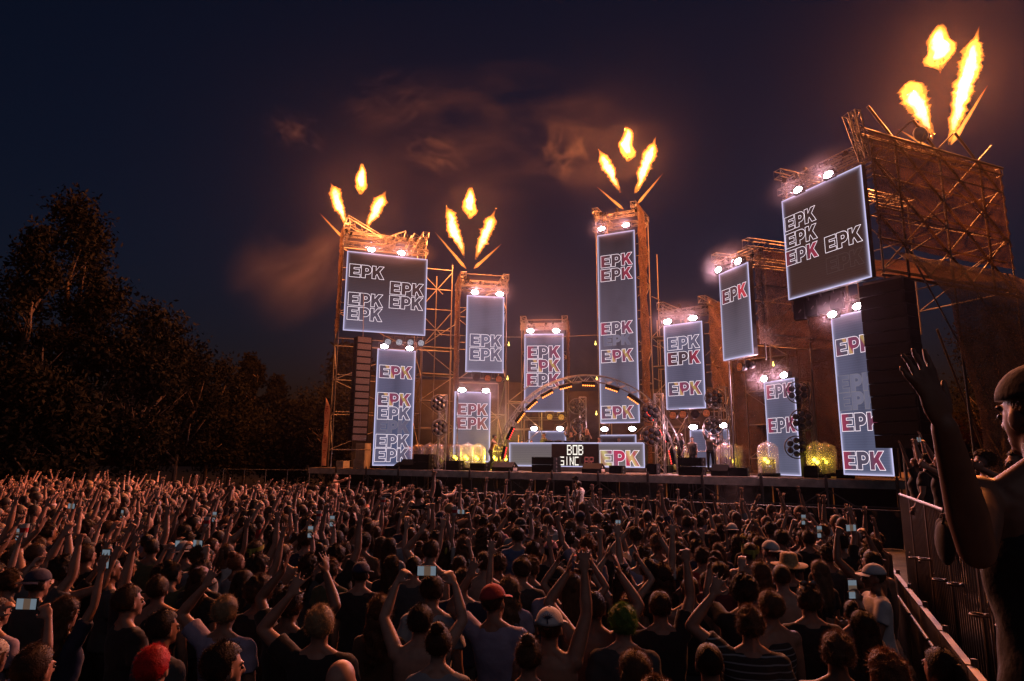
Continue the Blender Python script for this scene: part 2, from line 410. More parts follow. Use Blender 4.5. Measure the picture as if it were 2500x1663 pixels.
screen('S3', (1140, 720.6), (1231, 725.7), 908, 35.0, 79, 'upper LED screen with two outlined words, second tower from the trees', (.12, .10, .15), (.15, .14, .21), 1.,
       [(1148, 815.5, 1225, 'cool', 'n'), (1147, 849, 1225, 'cool', 'n')])
screen('S4', (1280.5, 815.6), (1375.4, 815), 1005.5, 38.2, -84, 'LED screen rising behind the left half of the arch', LAV, LAV, 1.,
       [(1287.5, 845, 1368, 'red', 'n'), (1287, 878, 1368, 'multi', 'n'), (1286, 912, 1368, 'red', 'n')])
screen('S5', (1458, 575), (1549, 561.6), 1034, 36.4, -63, 'tallest narrow LED screen on the centre tower', DRK, (.135, .128, .195), .9,
       [(1467, 626, 1544, 'redk', 'n'), (1466.6, 659.5, 1544, 'redk', 'n'), (1467, 789, 1545, 'red', 'n'), (1474, 820, 1540, 'dim', 'd'), (1468, 856, 1546.5, 'multi', 'n'), (1468.5, 992, 1548, 'multi', 'n')], .5)
screen('S6', (1620, 795.6), (1713.7, 783), 1001, 30.5, -51, 'LED screen with three words directly right of the centre tower', LAV, LAV, 1.,
       [(1629.5, 825.5, 1708, 'cool', 'n'), (1629.5, 862, 1710, 'redk', 'n'), (1632, 935, 1713, 'multi', 'n')])
screen('S7', (1755, 669.7), (1826, 639), 884, 26.5, -18.5, 'tilted looking narrow LED screen with a single word, last letter red', (.06, .03, .027), (.15, .13, .18), .9,
       [(1763, 710.5, 1824, 'redb', 'n')])
screen('S8', (1908, 492), (2102, 402), 738, 24.0, -22.8, 'big square LED screen high on the right tower below the largest flames', (.042, .022, .02), (.05, .022, .018), 2.,
       [(1916, 533.6, 1993, None, 'n'), (1917.6, 575, 1996, None, 'n'), (1919, 616.5, 1998.7, 'redk', 'n'), (2013, 581, 2106, None, 'n'), (2017, 632, 2110, None, 'f')], .05)
screen('S9', (2028.6, 780), (2143, 742), 1159, 23.4, -20.5, 'tall LED column partly hidden by the black loudspeaker hang', LAV, (.10, .11, .19), 1.,
       [(2040, 830.5, 2134, 'multi', 'n'), (2045, 919, 2140, 'dim', 'd'), (2048, 961, 2146, 'dim', 'd'), (2054, 1011, 2152, 'red', 'n'), (2059, 1102, 2159, 'red', 'n')], .35, 2057)
screen('S10', (1864.5, 933.7), (1939, 922), 1159, 27.0, -18.6, 'low LED column behind the three round wheel lamps', LAV, (.12, .12, .19), 1.,
       [(1871, 942, 1935, 'red', 'n'), (1875, 1022, 1943, 'red', 'n')], .35, 1872)
screen('S11', (1110, 955.6), (1198, 958), 1128, 35.0, 79, 'low LED screen behind the bent dancer, two warm words', LAV, (.14, .115, .14), 1.,
       [(1117, 984.5, 1191, 'warm', 'n'), (1116, 1018, 1191, 'warm', 'n')])
screen('S12', (1291, 1052), (1382, 1053), 1128, 38.6, -84, 'low pale LED screen behind the left end of the booth', LAV, LAV, 1.)
screen('S13', (1463, 1062), (1553, 1061), 1130, 37.0, -63, 'low dark LED screen under the centre tower behind the performers', DRK, DRK, 1.)
screen('S14', (1684, 1051), (1779, 1046), 1140, 31.0, -51, 'low pale LED screen behind two people standing on the right deck', LAV, LAV, 1.)

# ------------------------------------------------------------------ flood lamps on top of the screens
LAMPGLASS = emit('flood_lens', (1., .90, .97), 40., 'NONE')
_b = MB(); _b.box((-.23, -.02, -.14), (.23, .16, .14)); _b.box((-.18, .16, -.1), (.18, .22, .1)); FL_BODY = _b.mesh('lamp_body', BLACK)
_b = MB(); _b.ell((0, -.028, 0), (.20, .018, .115), 14, 8); FL_LENS = _b.mesh('lens', LAMPGLASS)
_b = MB(); _b.tube((-.29, .05, 0), (-.29, .05, .25), .015); _b.tube((.29, .05, 0), (.29, .05, .25), .015); _b.tube((-.29, .05, .25), (.29, .05, .25), .015)
_b.tube((-.29, .05, 0), (-.24, .05, 0), .02); _b.tube((.29, .05, 0), (.24, .05, 0), .02); FL_YOKE = _b.mesh('yoke', DARKSTEEL)
def flood(P, rz, label, watts=BLIND_W, col=(1, .50, .60)):
    t = empty('flood_lamp', P, rz, label, 'lamp', 'flood lamps along the screens')
    mesh_obj('lamp_body', FL_BODY, t); mesh_obj('lens', FL_LENS, t); mesh_obj('yoke', FL_YOKE, t)
    l = bpy.data.lights.new('flood_light', 'SPOT'); l.energy = watts; l.color = col; l.shadow_soft_size = .14; l.spot_size = R(150); l.spot_blend = .5
    lo = bpy.data.objects.new('flood_light', l); link(lo, t); lo.location = (0, -.10, 0); lo.rotation_euler = (R(-74), 0, 0)
    return t
where = {'S1': 'big left square screen', 'S2': 'left lower column', 'S3': 'second upper screen', 'S4': 'screen behind the arch', 'S5': 'tallest centre screen',
         'S6': 'screen right of centre', 'S7': 'tilted narrow screen', 'S8': 'big right square screen', 'S9': 'column beside the black hang', 'S10': 'low right column',
         'S11': 'screen behind the dancer', 'S12': 'low screen behind the booth', 'S13': 'low centre screen', 'S14': 'low right pale screen'}
FL = {'S1': (907, 610, 980, 618), 'S2': (938, 846, 1000, 851), 'S3': (1159, 714, 1220, 718), 'S4': (1295, 808, 1358, 808), 'S5': (1469, 559, 1529, 550), 'S6': (1630, 786, 1692, 777),
      'S7': (1755, 659, 1803, 638), 'S8': (1949, 464, 2023, 427), 'S9': (2033, 768, 2095, 748), 'S10': (1866, 925, 1915, 916), 'S11': (1128, 952, 1186, 954), 'S12': (1304, 1047, 1367, 1047),
      'S13': (1476, 1048, 1544, 1047), 'S14': (1693, 1043, 1766, 1039)}
for k, (xa, ya, xb, yb) in FL.items():
    s = SCREENS[k]; pl = s.P + s.n * .12
    for q, (x, y) in enumerate(((xa, ya), (xb, yb))):
        P = on_plane(x, y, pl, s.n)
        flood(P, s.rz, f'blinding white flood lamp on the {["left", "right"][q]} top edge of the {where[k]}', BLIND_W * (.6 if k in ('S12', 'S13', 'S11', 'S2') else 1.))

# ------------------------------------------------------------------ scaffold towers
_m = MB(); _m.box((-.06, -.06, -.1), (.06, .06, .1)); _m.tube((0, 0, -.1), (.04, 0, -.42), .014, n=5); MOTOR = _m.mesh('chain_motor', BLACK)
def tower(key, label, ztop_px, D, net=None, extra=(), net_px=None, x0=-.2, x1=.2, net_y=None, zbot=DECK, wavy=.0, netmat=None, head=True):
    s = SCREENS[key]; t = empty('scaffold_tower', (s.P.x, s.P.y, 0), s.rz, label, 'scaffold', 'screen towers')
    zt = on_plane(*ztop_px, s.P, s.n).z
    xs_ = [x0, s.W + x1]; ys_ = [.42, .42 + D] if D < 3 else [.42, .42 + D / 2, .42 + D]
    for x in xs_:
        for y in ys_: pole('upright', t, (x, y, zbot), (x, y, zt + random.uniform(-.2, .12)), .03, STEEL)
    z = zbot + 1.0; k = 0
    while z < zt + .1:
        for x in xs_: pole('ledger', t, (x, ys_[0], z), (x, ys_[-1], z), .024, STEEL)
        for y in ys_: pole('ledger', t, (xs_[0], y, z), (xs_[1], y, z), .024, STEEL)
        if z + 2 < zt + .3:
            for x in xs_:
                for a, b in zip(ys_[:-1], ys_[1:]):
                    if k % 2: a, b = b, a
                    pole('brace', t, (x, a, z), (x, b, z + 2), .022, STEEL)
            pole('brace', t, (xs_[k % 2], ys_[-1], z), (xs_[1 - k % 2], ys_[-1], z + 2), .022, STEEL)
        z += 2.0; k += 1
    if head:
        h = MB()
        zt2 = max(zt - .1, s.z1 + .75)
        for x in (xs_[0] + .12, xs_[1] - .12): add_truss(h, (x, -.15, zt2), (x, ys_[-1] + .1, zt2), .32)
        add_truss(h, (xs_[0] - .05, .12, s.z1 + .42), (xs_[1] + .05, .12, s.z1 + .42), .26)
        add_truss(h, (xs_[0] - .05, .35, zt2 - .35), (xs_[1] + .05, .35, zt2 - .35), .26)
        h.build('header_truss', ALU, t)
        # clamped bits, chain motors and cable loops that clutter the top
        for i in range(9):
            mesh_obj('chain_motor', MOTOR, t, (random.uniform(xs_[0], xs_[1]), random.uniform(.0, .6), zt2 - random.uniform(.1, .5)), (random.uniform(-.4, .4), random.uniform(-.5, .5), 0))
    for side in (net or ''):
        x = xs_[0] - .05 if side == 'l' else xs_[1] + .05
        z0 = zbot if net_px is None else on_plane(*net_px, s.P, s.n).z
        y0, y1 = (ys_[0] - .1, ys_[-1] + .1) if net_y is None else net_y
        nz, ny = 26, 8; V = []
        for j in range(nz + 1):
            for i in range(ny + 1):
                f = i / ny; zz = z0 + (zt - z0) * j / nz
                ww = 1 - wavy * (.5 + .5 * math.sin(j * .75 + 1)) * .6 if i else 1
                yy = y0 + (y1 - y0) * f * ww
                sag = .10 * math.sin(j * .9 + i) * math.sin(math.pi * f) + .05 * math.sin(j * 2.1 + i * 1.7)
                V.append((x + sag * (1 if side == 'r' else -1), yy, zz + (.12 * math.sin(i * 1.9) if j == nz else 0)))
        F_ = [(j * (ny + 1) + i, j * (ny + 1) + i + 1, (j + 1) * (ny + 1) + i + 1, (j + 1) * (ny + 1) + i) for j in range(nz) for i in range(ny)]
        nb_ = MB(); nb_.add(V, F_); nb_.build('netting', netmat or NET, t, True)
    for p0, p1 in extra: pole('outrigger', t, p0, p1, .03, STEEL)
    return t, s, zt, xs_, ys_
T1 = tower('S1', 'left scaffold tower holding the big square screen', (848, 548), 2.6, 'l', net_px=(840, 800), net_y=(.1, 2.4), zbot=DECK, x1=-.05)
# diagonal trusses and outrigger scaffold on the left tower
t, s, zt, xs_, ys_ = T1
h = MB(); add_truss(h, (-.1, .6, zt + .5), (2.6, .5, zt - .9), .42); add_truss(h, (2.1, .3, zt - .7), (3.3, 1.2, zt + .2), .42); add_truss(h, (3.9, .6, zt + .0), (3.4, .5, zt - 1.1), .42)
h.build('leaning_truss', ALU, t)
W1 = s.W
for z in np.arange(s.z0 - .6, s.z1 + .2, 1.25):
    pole('side_ledger', t, (W1, 1.5, z), (W1 + 1.9, 1.6, z + .05), .026, STEEL)
for x in (W1 + .9, W1 + 1.85): pole('side_upright', t, (x, 1.55, DECK), (x, 1.55, s.z1 + (.3 if x > W1 + 1 else -.5)), .03, STEEL)
for z in (s.z0 - .5, s.z0 + 2.0): pole('side_brace', t, (W1, 1.5, z), (W1 + 1.85, 1.55, z + 2.3), .026, STEEL); pole('side_brace', t, (W1, 1.5, z + 2.1), (W1 + 1.3, 1.55, z + .9), .026, STEEL)
tower('S3', 'second scaffold tower with brown netting on its left side', (1140, 668), 2.4, 'l', net_y=(-.3, 2.2), x0=-.35)
tower('S4', 'low scaffold tower behind the left half of the arch', (1280, 776), 2.2, 'r', net_y=(.2, 2.4))
tower('S5', 'tallest scaffold tower with ragged netting, centre of the stage', (1458, 512), 2.2, 'r', net_y=(.15, 2.1), wavy=.35, x1=.12,
      extra=[((2.75, 3.2, DECK), (2.75, 3.2, 15.2)), ((2.5, 2.6, 9.4), (2.8, 3.2, 9.3)), ((2.5, 2.6, 12.4), (2.8, 3.2, 12.3)), ((2.5, 2.6, 7.4), (2.8, 3.2, 7.3))])
tower('S6', 'scaffold tower with lamp lit netting, right of the centre tower', (1620, 742), 2.6, 'r', net_px=(1626, 985), net_y=(.2, 2.8))
T7 = tower('S7', 'scaffold tower with wide netting side behind the tilted screen', (1755, 640), 4.4, 'r', net_px=(1763, 860), net_y=(.1, 4.4), zbot=SCREENS['S7'].z0 - .2)
for y_ in (.42, 4.8): pole('tower_leg', T7[0], (-.2, y_, DECK), (-.2, y_, SCREENS['S7'].z0 - .1), .035, DARKSTEEL)
T8 = tower('S8', 'huge netting wrapped scaffold tower on the right', (2102, 318), 7.2, 'r', net_px=(2125, 596), net_y=(.25, 7.6), netmat=NETTHIN, zbot=SCREENS['S8'].z0 - .7, x0=-.1, x1=.15)
for y_ in (.5, 4.0, 7.6): pole('tower_leg', T8[0], (SCREENS['S8'].W + .15, y_, 0), (SCREENS['S8'].W + .15, y_, SCREENS['S8'].z0 - .6), .05, DARKSTEEL)
for y_ in (4.2, 7.6): pole('tower_leg', T8[0], (.6, y_ + 3.4, 0), (.6, y_, SCREENS['S8'].z0 - .6), .05, DARKSTEEL)
t, s, zt, xs_, ys_ = T8
h = MB()
for y_, z_ in ((.9, s.z1 + .2), (2.2, s.z1 + 1.1)): add_truss(h, (-.6, y_, z_), (s.W, y_ + .1, z_), .4, .5)
for dz in (0, .9): add_truss(h, (s.W + .1, .1, zt - 1.1 + dz * .1), (s.W - .25 + dz * .3, -.1, zt + .75), .25, .3)
h.build('top_truss', ALU, t)
xr = s.W + .02
for z in np.arange(s.z0 + .3, zt - .1, 1.15): pole('inner_ledger', t, (xr, .5, z), (xr, 7.5, z), .035, STEEL)
for a in range(3):
    y0_ = .5 + a * 2.35
    for b in range(3):
        z_ = s.z0 + .3 + b * 2.0
        pole('inner_brace', t, (xr, y0_, z_), (xr, y0_ + 2.35, z_ + 2.0), .032, STEEL)
        pole('outer_brace', t, (s.W + .10, y0_ + 2.35, z_), (s.W + .10, y0_, z_ + 2.0), .05, DARKSTEEL)
    pole('outer_upright', t, (s.W + .12, y0_ + 1.2, s.z0), (s.W + .12, y0_ + 1.2, zt - .1), .045, DARKSTEEL)
pole('top_rail', t, (s.W + .22, .2, zt), (s.W + .22, 7.7, zt), .045, STEEL); pole('bottom_rail', t, (s.W + .24, .2, s.z0 + .05), (s.W + .24, 7.7, s.z0 + .05), .06, DARKSTEEL)
# lower netting skirt, leaning outward under the overhang, and the lit soffit sheet
znb = on_plane(2125, 602, s.P, s.n).z
nb_ = MB(); ny, nz = 14, 14; V = []
for j in range(nz + 1):
    for i in range(ny + 1):
        f, q = i / ny, j / nz
        qx = .25 + 2.4 * min(1, q / .22) ** .8 * .62 + .9 * q; V.append((s.W + qx + 1.0 * q * f + .08 * math.sin(i * 1.3 + j), .9 + f * (6.4 + 3 * q), (znb - .12) * (1 - q) ** 1.0 + .1 * q + .08 * math.sin(i * .8) * q))
nb_.add(V, [(j * (ny + 1) + i, j * (ny + 1) + i + 1, (j + 1) * (ny + 1) + i + 1, (j + 1) * (ny + 1) + i) for j in range(nz) for i in range(ny)])
nb_.build('lower_netting', NET, t, True)
nb_ = MB(); V = [(s.W * f + .3 * f, .9 + 6.6 * q, znb - .35 + .9 * (1 - f) + .05 * math.sin(i + j)) for j, q in enumerate(np.linspace(0, 1, 8)) for i, f in enumerate(np.linspace(0, 1, 6))]
nb_.add(V, [(j * 6 + i, j * 6 + i + 1, (j + 1) * 6 + i + 1, (j + 1) * 6 + i) for j in range(7) for i in range(5)]); nb_.build('soffit_netting', NET, t, True)
for k_ in range(3): pole('skirt_brace', t, (s.W + .35, 1.6 + k_ * 2.6, znb - .2), (s.W + 2.9, 3.0 + k_ * 2.9, .8), .03, STEEL)

# satellite dish on top of the right tower
dsh = empty('satellite_dish', tuple(Vector((s.P.x, s.P.y, zt)) + s.r * (s.W + .2) - s.n * 3.1), s.rz + R(60), 'round satellite dish on the top rail of the right tower', 'dish')
mb = MB(); RRs = [[(.27 * q * math.cos(a), .07 * q * q, .52 + .31 * q * math.sin(a)) for a in np.arange(20) * math.pi / 10] for q in (.05, .3, .6, .85, 1.)]
mb.rings(RRs, True); mb.build('reflector', PALE, dsh, True)
pole('mast', dsh, (0, .15, -.3), (0, .12, .6), .025, STEEL); pole('feed_arm', dsh, (0, .1, .25), (0, -.3, .45), .012, STEEL)

# dark netting walls at the back of the right wing
def sheet(name, label, xa, ya, Ya, xb, yb, Yb, ztop, zb, m, cat='netting'):
    A = at(xa, ya, Ya); B = at(xb, yb, Yb); d = B - A; d.z = 0; L = d.length
    o = empty(name, (A.x, A.y, 0), math.atan2(d.y, d.x), label, cat)
    nx_, nz_ = 16, 14; V = [(L * i / nx_, .12 * math.sin(i * 1.1 + j * .6) + .05 * math.sin(j * 2.3 + i * 2.9), zb + (ztop - zb) * j / nz_) for j in range(nz_ + 1) for i in range(nx_ + 1)]
    mb = MB(); mb.add(V, [(j * (nx_ + 1) + i, j * (nx_ + 1) + i + 1, (j + 1) * (nx_ + 1) + i + 1, (j + 1) * (nx_ + 1) + i) for j in range(nz_) for i in range(nx_)])
    mb.build('cloth', m, o, True)
    for i in range(5): pole('post', o, (L * i / 4, .3, 0), (L * i / 4, .3, ztop), .03, STEEL)
    for z in np.arange(zb + 1, ztop, 2): pole('ledger', o, (0, .3, z), (L, .3, z), .024, STEEL)
    return o
NETWALL = netting_mat('brown_back_netting', (.06, .036, .028), .97)
sheet('back_netting', 'brown netting wall behind the low right column', 1770, 900, 33.5, 2160, 900, 25.2, 9.6, DECK, NETWALL)
sheet('back_netting', 'dark cloth wall at the rear left of the deck', 870, 900, 39.5, 1290, 900, 42, 7.6, DECK, BLACKCLOTH)
sheet('back_netting', 'dark cloth wall at the rear middle of the deck', 1300, 900, 42.5, 1760, 900, 38, 7.0, DECK, BLACKCLOTH)
# bare scaffold bays in the gaps between towers
def bay(x, Y, w, ztop, label, rz):
    A = at(x, 1100, Y); o = empty('scaffold_bay', (A.x, A.y, 0), rz, label, 'scaffold', 'scaffold bays at the back')
    for i in (0, 1):
        for y in (0, 1.2): pole('upright', o, (w * i, y, DECK), (w * i, y, ztop), .028, STEEL)
    for k, z in enumerate(np.arange(DECK + .7, ztop, 1.6)):
        pole('ledger', o, (0, 0, z), (w, 0, z), .024, STEEL); pole('ledger', o, (0, 1.2, z), (w, 1.2, z), .024, STEEL)
        pole('brace', o, (w * (k % 2), 0, z), (w * (1 - k % 2), 0, z + 1.6), .022, STEEL)
        pl_ = MB(); pl_.box((.05, .1, z + .03), (w - .05, 1.1, z + .07)); pl_.build('plank', DECKTOP, o)
bay(1020, 37.4, 2.2, 9.6, 'bare scaffold bay right of the left lower column', R(22))
bay(1240, 38., 2.0, 7.5, 'bare scaffold bay between the second and third towers', R(5))
bay(1600, 34., 1.6, 10.4, 'bare scaffold bay right of the centre tower', R(-28))
bay(1830, 31.4, 2.2, 7.8, 'dark scaffold bay left of the low right column', R(-50))

# stay wires
wb = empty('stay_cable', at(1060, 816, 36), 0, 'thin stay cable stretched across the stage behind the towers', 'cable')
pa = at(1060, 816, 36); pb = at(1465, 818, 37.5)
wm = MB()
for i in range(24):
    f0, f1 = i / 24, (i + 1) / 24; q0 = pa.lerp(pb, f0); q1 = pa.lerp(pb, f1)
    wm.tube(q0 - pa - Vector((0, 0, .15 * math.sin(math.pi * f0))), q1 - pa - Vector((0, 0, .15 * math.sin(math.pi * f1))), .012, n=4)
wm.build('wire', STEEL, wb)

# ------------------------------------------------------------------ booth, arch
P0 = at(1243.5, 1080.7, 33.8); br_ = right_vec(-68); bn = Vector((br_.y, -br_.x, 0)); brz = math.atan2(br_.y, br_.x)
Q0 = on_plane(1573, 1082, P0, bn); BW = (Q0 - P0).dot(br_); bz0 = on_plane(1243.5, 1138, P0, bn).z; BH = P0.z - bz0
booth = empty('performer_booth', (P0.x, P0.y, bz0), brz, 'long low booth with a lit LED front, letters on its right half', 'booth')
mb = MB(); mb.box((0, .012, 0), (BW, .9, BH)); mb.build('housing', HOUSING, booth)
mb = MB(); mb.add([(0, 0, 0), (BW, 0, 0), (BW, 0, BH), (0, 0, BH)], [(0, 1, 2, 3)]); mb.build('display', display_mat('display_booth', BW, BH, (.13, .105, .12), (.17, .14, .135), 1., .1), booth)
u0 = (on_plane(1347, 1100, P0, bn) - P0).dot(br_); u1 = (on_plane(1462, 1100, P0, bn) - P0).dot(br_)
mb = MB(); mb.box((u0, -.03, .05), (u1, -.002, BH - .07)); name_panel = mb.build('name_panel', mat('dark_led_panel', (.03, .022, .02), .4), booth)
DOTS = {'B': '11110 10001 10001 11110 10001 10001 11110', 'O': '11111 10001 10001 10001 10001 10001 11111', 'S': '11111 10000 10000 11111 00001 00001 11111',
        'I': '00100 00100 00100 00100 00100 00100 00100', 'N': '10001 11001 11001 10101 10011 10011 10001', 'C': '11111 10000 10000 10000 10000 10000 11111',
        'L': '10000 10000 10000 10000 10000 10000 11111', 'A': '11111 10001 10001 11111 10001 10001 10001', 'R': '11111 10001 10001 11111 10100 10010 10001'}
DOTW = emit('dot_white', (1, .93, .82), 1.3, 'NONE'); DOTR = emit('dot_red', (.8, .16, .14), .35, 'NONE'); DOTD = emit('dot_dim', (.5, .35, .3), .12, 'NONE')
def dotline(txt, xl, xr, yt, yb, mats):
    A = on_plane(xl, yt, P0, bn); B = on_plane(xr, yb, P0, bn); ua = (A - P0).dot(br_); ub = (B - P0).dot(br_); za = A.z - bz0; zb = B.z - bz0
    cw = (ub - ua) / (len(txt) * 6 - 1); ch = (za - zb) / 7
    for ci, ch_ in enumerate(txt):
        mb = MB()
        for r_, row in enumerate(DOTS[ch_].split()):
            for c_, b in enumerate(row):
                if b == '1':
                    x = ua + (ci * 6 + c_) * cw; z = za - (r_ + 1) * ch
                    mb.box((x, -.045, z), (x + cw * .86, -.036, z + ch * .86))
        mb.build('dot_letter', mats[ci], name_panel)
dotline('BOB', 1385, 1424.5, 1086, 1111, [DOTW] * 3)
dotline('SINCLAR', 1368, 1450, 1114.5, 1137, [DOTW] * 4 + [DOTD, DOTR, DOTR])
A = on_plane(1465, 1099.5, P0, bn); C = on_plane(1562, 1099.5, P0, bn); w = (C - A).dot(br_)
tl = mesh_obj('lettering', FILL_ME['booth'], booth, ((A - P0).dot(br_), -.005, A.z - bz0 - w * .385), None, (w, 1, w)); mesh_obj('outline', LINE_ME['n'], tl)
mb = MB(); mb.box((-.1, -.25, -.18), (BW + .1, 1.0, -.02)); mb.build('riser', STEEL, booth)
for i in range(6): pole('riser_leg', booth, (i * BW / 5, -.2, DECK - bz0), (i * BW / 5, -.2, -.18), .03, STEEL)
# mixer and players on the booth top
for i, x in enumerate((2.1, 2.6, 3.1, 3.7)):
    e = empty('mixing_player', tuple(Vector((P0.x, P0.y, bz0 + BH)) + br_ * x - bn * .4), brz, 'black music player on the booth top, number %s from the left' % ['one', 'two', 'three', 'four'][i], 'mixer', 'players on the booth')
    mb = MB(); mb.box((-.19, -.2, 0), (.19, .2, .1)); mb.build('case', BLACK, e)
    mb = MB(); mb.tube((0, -.03, .1), (0, -.03, .13), .11, n=16); mb.build('jog_wheel', ALU, e)

ac = P0 + br_ * (BW * .53 + .50) + bn * .55; ac.z = DECK
ARAD = 4.56
arch = empty('truss_arch', (ac.x, ac.y, DECK), brz, 'half round metal truss arch over the booth', 'arch')
mb = MB(); na = 46
pts = [(math.cos(a), math.sin(a)) for a in np.linspace(math.pi, 0, na + 1)]
for i in range(na):
    (c0, s0), (c1, s1) = pts[i], pts[i + 1]
    for rr in (ARAD - .16, ARAD + .16):
        for y in (-.16, .16): mb.tube((c0 * rr, y, s0 * rr), (c1 * rr, y, s1 * rr), .028, n=6)
    sg = 1 if i % 2 else -1
    for y in (-.16, .16): mb.tube((c0 * (ARAD - .16 * sg), y, s0 * (ARAD - .16 * sg)), (c1 * (ARAD + .16 * sg), y, s1 * (ARAD + .16 * sg)), .013, n=4)
    for rr in (ARAD - .16, ARAD + .16): mb.tube((c0 * rr, -.16 * sg, s0 * rr), (c1 * rr, .16 * sg, s1 * rr), .013, n=4)
mb.build('truss', ALU, arch)
for sx_ in (-1, 1):
    b_ = MB(); b_.box((sx_ * ARAD - .4, -.4, 0), (sx_ * ARAD + .4, .4, .03)); b_.build('base_plate', STEEL, arch)
BARL = emit('bar_lens_orange', (1, .24, .04), 4., 'NONE'); BARR = emit('bar_lens_red', (1, .06, .05), 2.2, 'NONE')
bh_ = MB(); bh_.box((-.34, -.1, -.02), (.34, .1, .14)); BARH = bh_.mesh('bar_housing', BLACK)
def lens_row(m):
    q = MB()
    for i in range(6): q.ell((-.275 + i * .11, -.06, -.04), (.04, .04, .04), 8, 6)
    return q.mesh('lens_row', m, True)
LR_O, LR_R = lens_row(BARL), lens_row(BARR)
names = ['lowest left', 'second left', 'third left', 'fourth left', 'fifth left', 'left of the crown', 'right of the crown', 'fifth right', 'fourth right', 'third right', 'second right', 'lowest right']
for i, a in enumerate((168, 154, 141, 129, 116, 102, 86, 70, 54, 38, 24, 10)):
    rr = ARAD - .33; loc = Vector((ac.x, ac.y, DECK)) + br_ * (rr * math.cos(R(a))) + Vector((0, 0, rr * math.sin(R(a)))) + bn * .2
    red = i in (0, 1, 9, 10, 11)
    e = empty('led_bar', loc, brz, f'{"red" if red else "orange"} LED bar clamped inside the arch, {names[i]} one', 'lamp', 'LED bars on the arch')
    e.rotation_euler = (0, R(90 - a), brz) if True else None
    e.rotation_mode = 'QUATERNION'
    ex = (br_ * math.sin(R(a)) - Vector((0, 0, 1)) * math.cos(R(a))); ez = br_ * math.cos(R(a)) + Vector((0, 0, 1)) * math.sin(R(a)); ey = ez.cross(ex)
    e.rotation_quaternion = Matrix((ex, ey, ez)).transposed().to_quaternion()
    mesh_obj('housing', BARH, e)
    lo = mesh_obj('lens_row', LR_R if red else LR_O, e)
    if not red:
        l = bpy.data.lights.new('bar_light', 'POINT'); l.energy = 16; l.color = (1, .36, .08); l.shadow_soft_size = .1
        lb = bpy.data.objects.new('bar_light', l); link(lb, e); lb.location = (0, -.22, -.16)

# ------------------------------------------------------------------ round lamps below the screens
def par_mat(name, col, s):
    m = bpy.data.materials.new(name); m.use_nodes = True; nt = m.node_tree; nt.nodes.remove(nt.nodes['Principled BSDF'])
    tc = nd(nt, 'ShaderNodeTexCoord'); v = nd(nt, 'ShaderNodeTexVoronoi'); v.inputs['Scale'].default_value = 16; v.inputs['Randomness'].default_value = .1
    nt.links.new(tc.outputs['Object'], v.inputs['Vector'])
    cr = nd(nt, 'ShaderNodeValToRGB'); cr.color_ramp.elements[0].color = (*col, 1); cr.color_ramp.elements[1].color = tuple(c * .12 for c in col) + (1,)
    cr.color_ramp.elements[0].position = .3; cr.color_ramp.elements[1].position = .55
    nt.links.new(v.outputs['Distance'], cr.inputs['Fac'])
    e = nd(nt, 'ShaderNodeEmission'); e.inputs[1].default_value = s; nt.links.new(cr.outputs[0], e.inputs[0])
    nt.links.new(e.outputs[0], nt.nodes['Material Output'].inputs['Surface']); m.cycles.emission_sampling = 'NONE'
    return m
PARM = {'white': par_mat('par_white', (.8, .85, 1), 1.3), 'orange': par_mat('par_orange', (1, .20, .07), 1.0), 'amber': par_mat('par_amber', (1, .42, .06), 1.9), 'off': par_mat('par_off', (.5, .13, .1), .10)}
q = MB(); q.tube((0, 0, 0), (0, .3, 0), .2, .13, 18); q.torus((0, 0, 0), .19, .02, 'y', 18, 5); PAR_BODY = q.mesh('lamp_body', BLACK, True)
PAR_LENS = {}
for k, m in PARM.items():
    q = MB(); q.tube((0, -.012, 0), (0, -.022, 0), .175, n=18); PAR_LENS[k] = q.mesh('lens', m)
q = MB(); q.tube((-.24, .1, 0), (-.24, .1, .32), .012); q.tube((.24, .1, 0), (.24, .1, .32), .012); q.tube((-.24, .1, .32), (.24, .1, .32), .012); PAR_YOKE = q.mesh('yoke', DARKSTEEL)
def par(x, y, Y, rz, kind, label):
    e = empty('par_lamp', at(x, y, Y), rz, label, 'lamp', 'round lamps under the screens')
    mesh_obj('lamp_body', PAR_BODY, e); mesh_obj('lens', PAR_LENS[kind], e); mesh_obj('yoke', PAR_YOKE, e)
    if kind == 'amber':
        l = bpy.data.lights.new('par_light', 'POINT'); l.energy = 90; l.color = (1, .5, .1); l.shadow_soft_size = .12
        lb = bpy.data.objects.new('par_light', l); link(lb, e); lb.location = (0, -.3, 0)
S_ = SCREENS
for i, (x, y, k) in enumerate([(947, 835, 'white'), (974.5, 836, 'white'), (1002, 836.5, 'white'), (1028, 838, 'white')]):
    par(x, y, 34.2, S_['S1'].rz, k, f'round white dotted lamp under the big left screen, {["first", "second", "third", "fourth"][i]} from the left')
for i, (x, y, k) in enumerate([(1163, 922, 'off'), (1190.5, 924, 'orange'), (1218, 926, 'orange')]):
    par(x, y, 34.8, S_['S3'].rz, k, ['unlit dull red lamp under the second upper screen', 'bright orange round lamp under the second upper screen', 'orange round lamp under the second upper screen, rightmost'][i])
for i, (x, y, k) in enumerate([(1342, 1018, 'amber'), (1370.5, 1019, 'amber')]):
    par(x, y, 37.9, S_['S4'].rz, k, f'glowing amber round lamp under the screen behind the arch, {["left", "right"][i]} one')
for i, (x, y, k) in enumerate([(1643, 1014, 'orange'), (1667.5, 1012, 'orange'), (1697, 1011, 'off'), (1725, 1009, 'orange')]):
    par(x, y, 30.2, S_['S6'].rz, k, f'{"dull red" if k == "off" else "orange"} round lamp under the screen right of centre, {["first", "second", "third", "fourth"][i]} from the left')
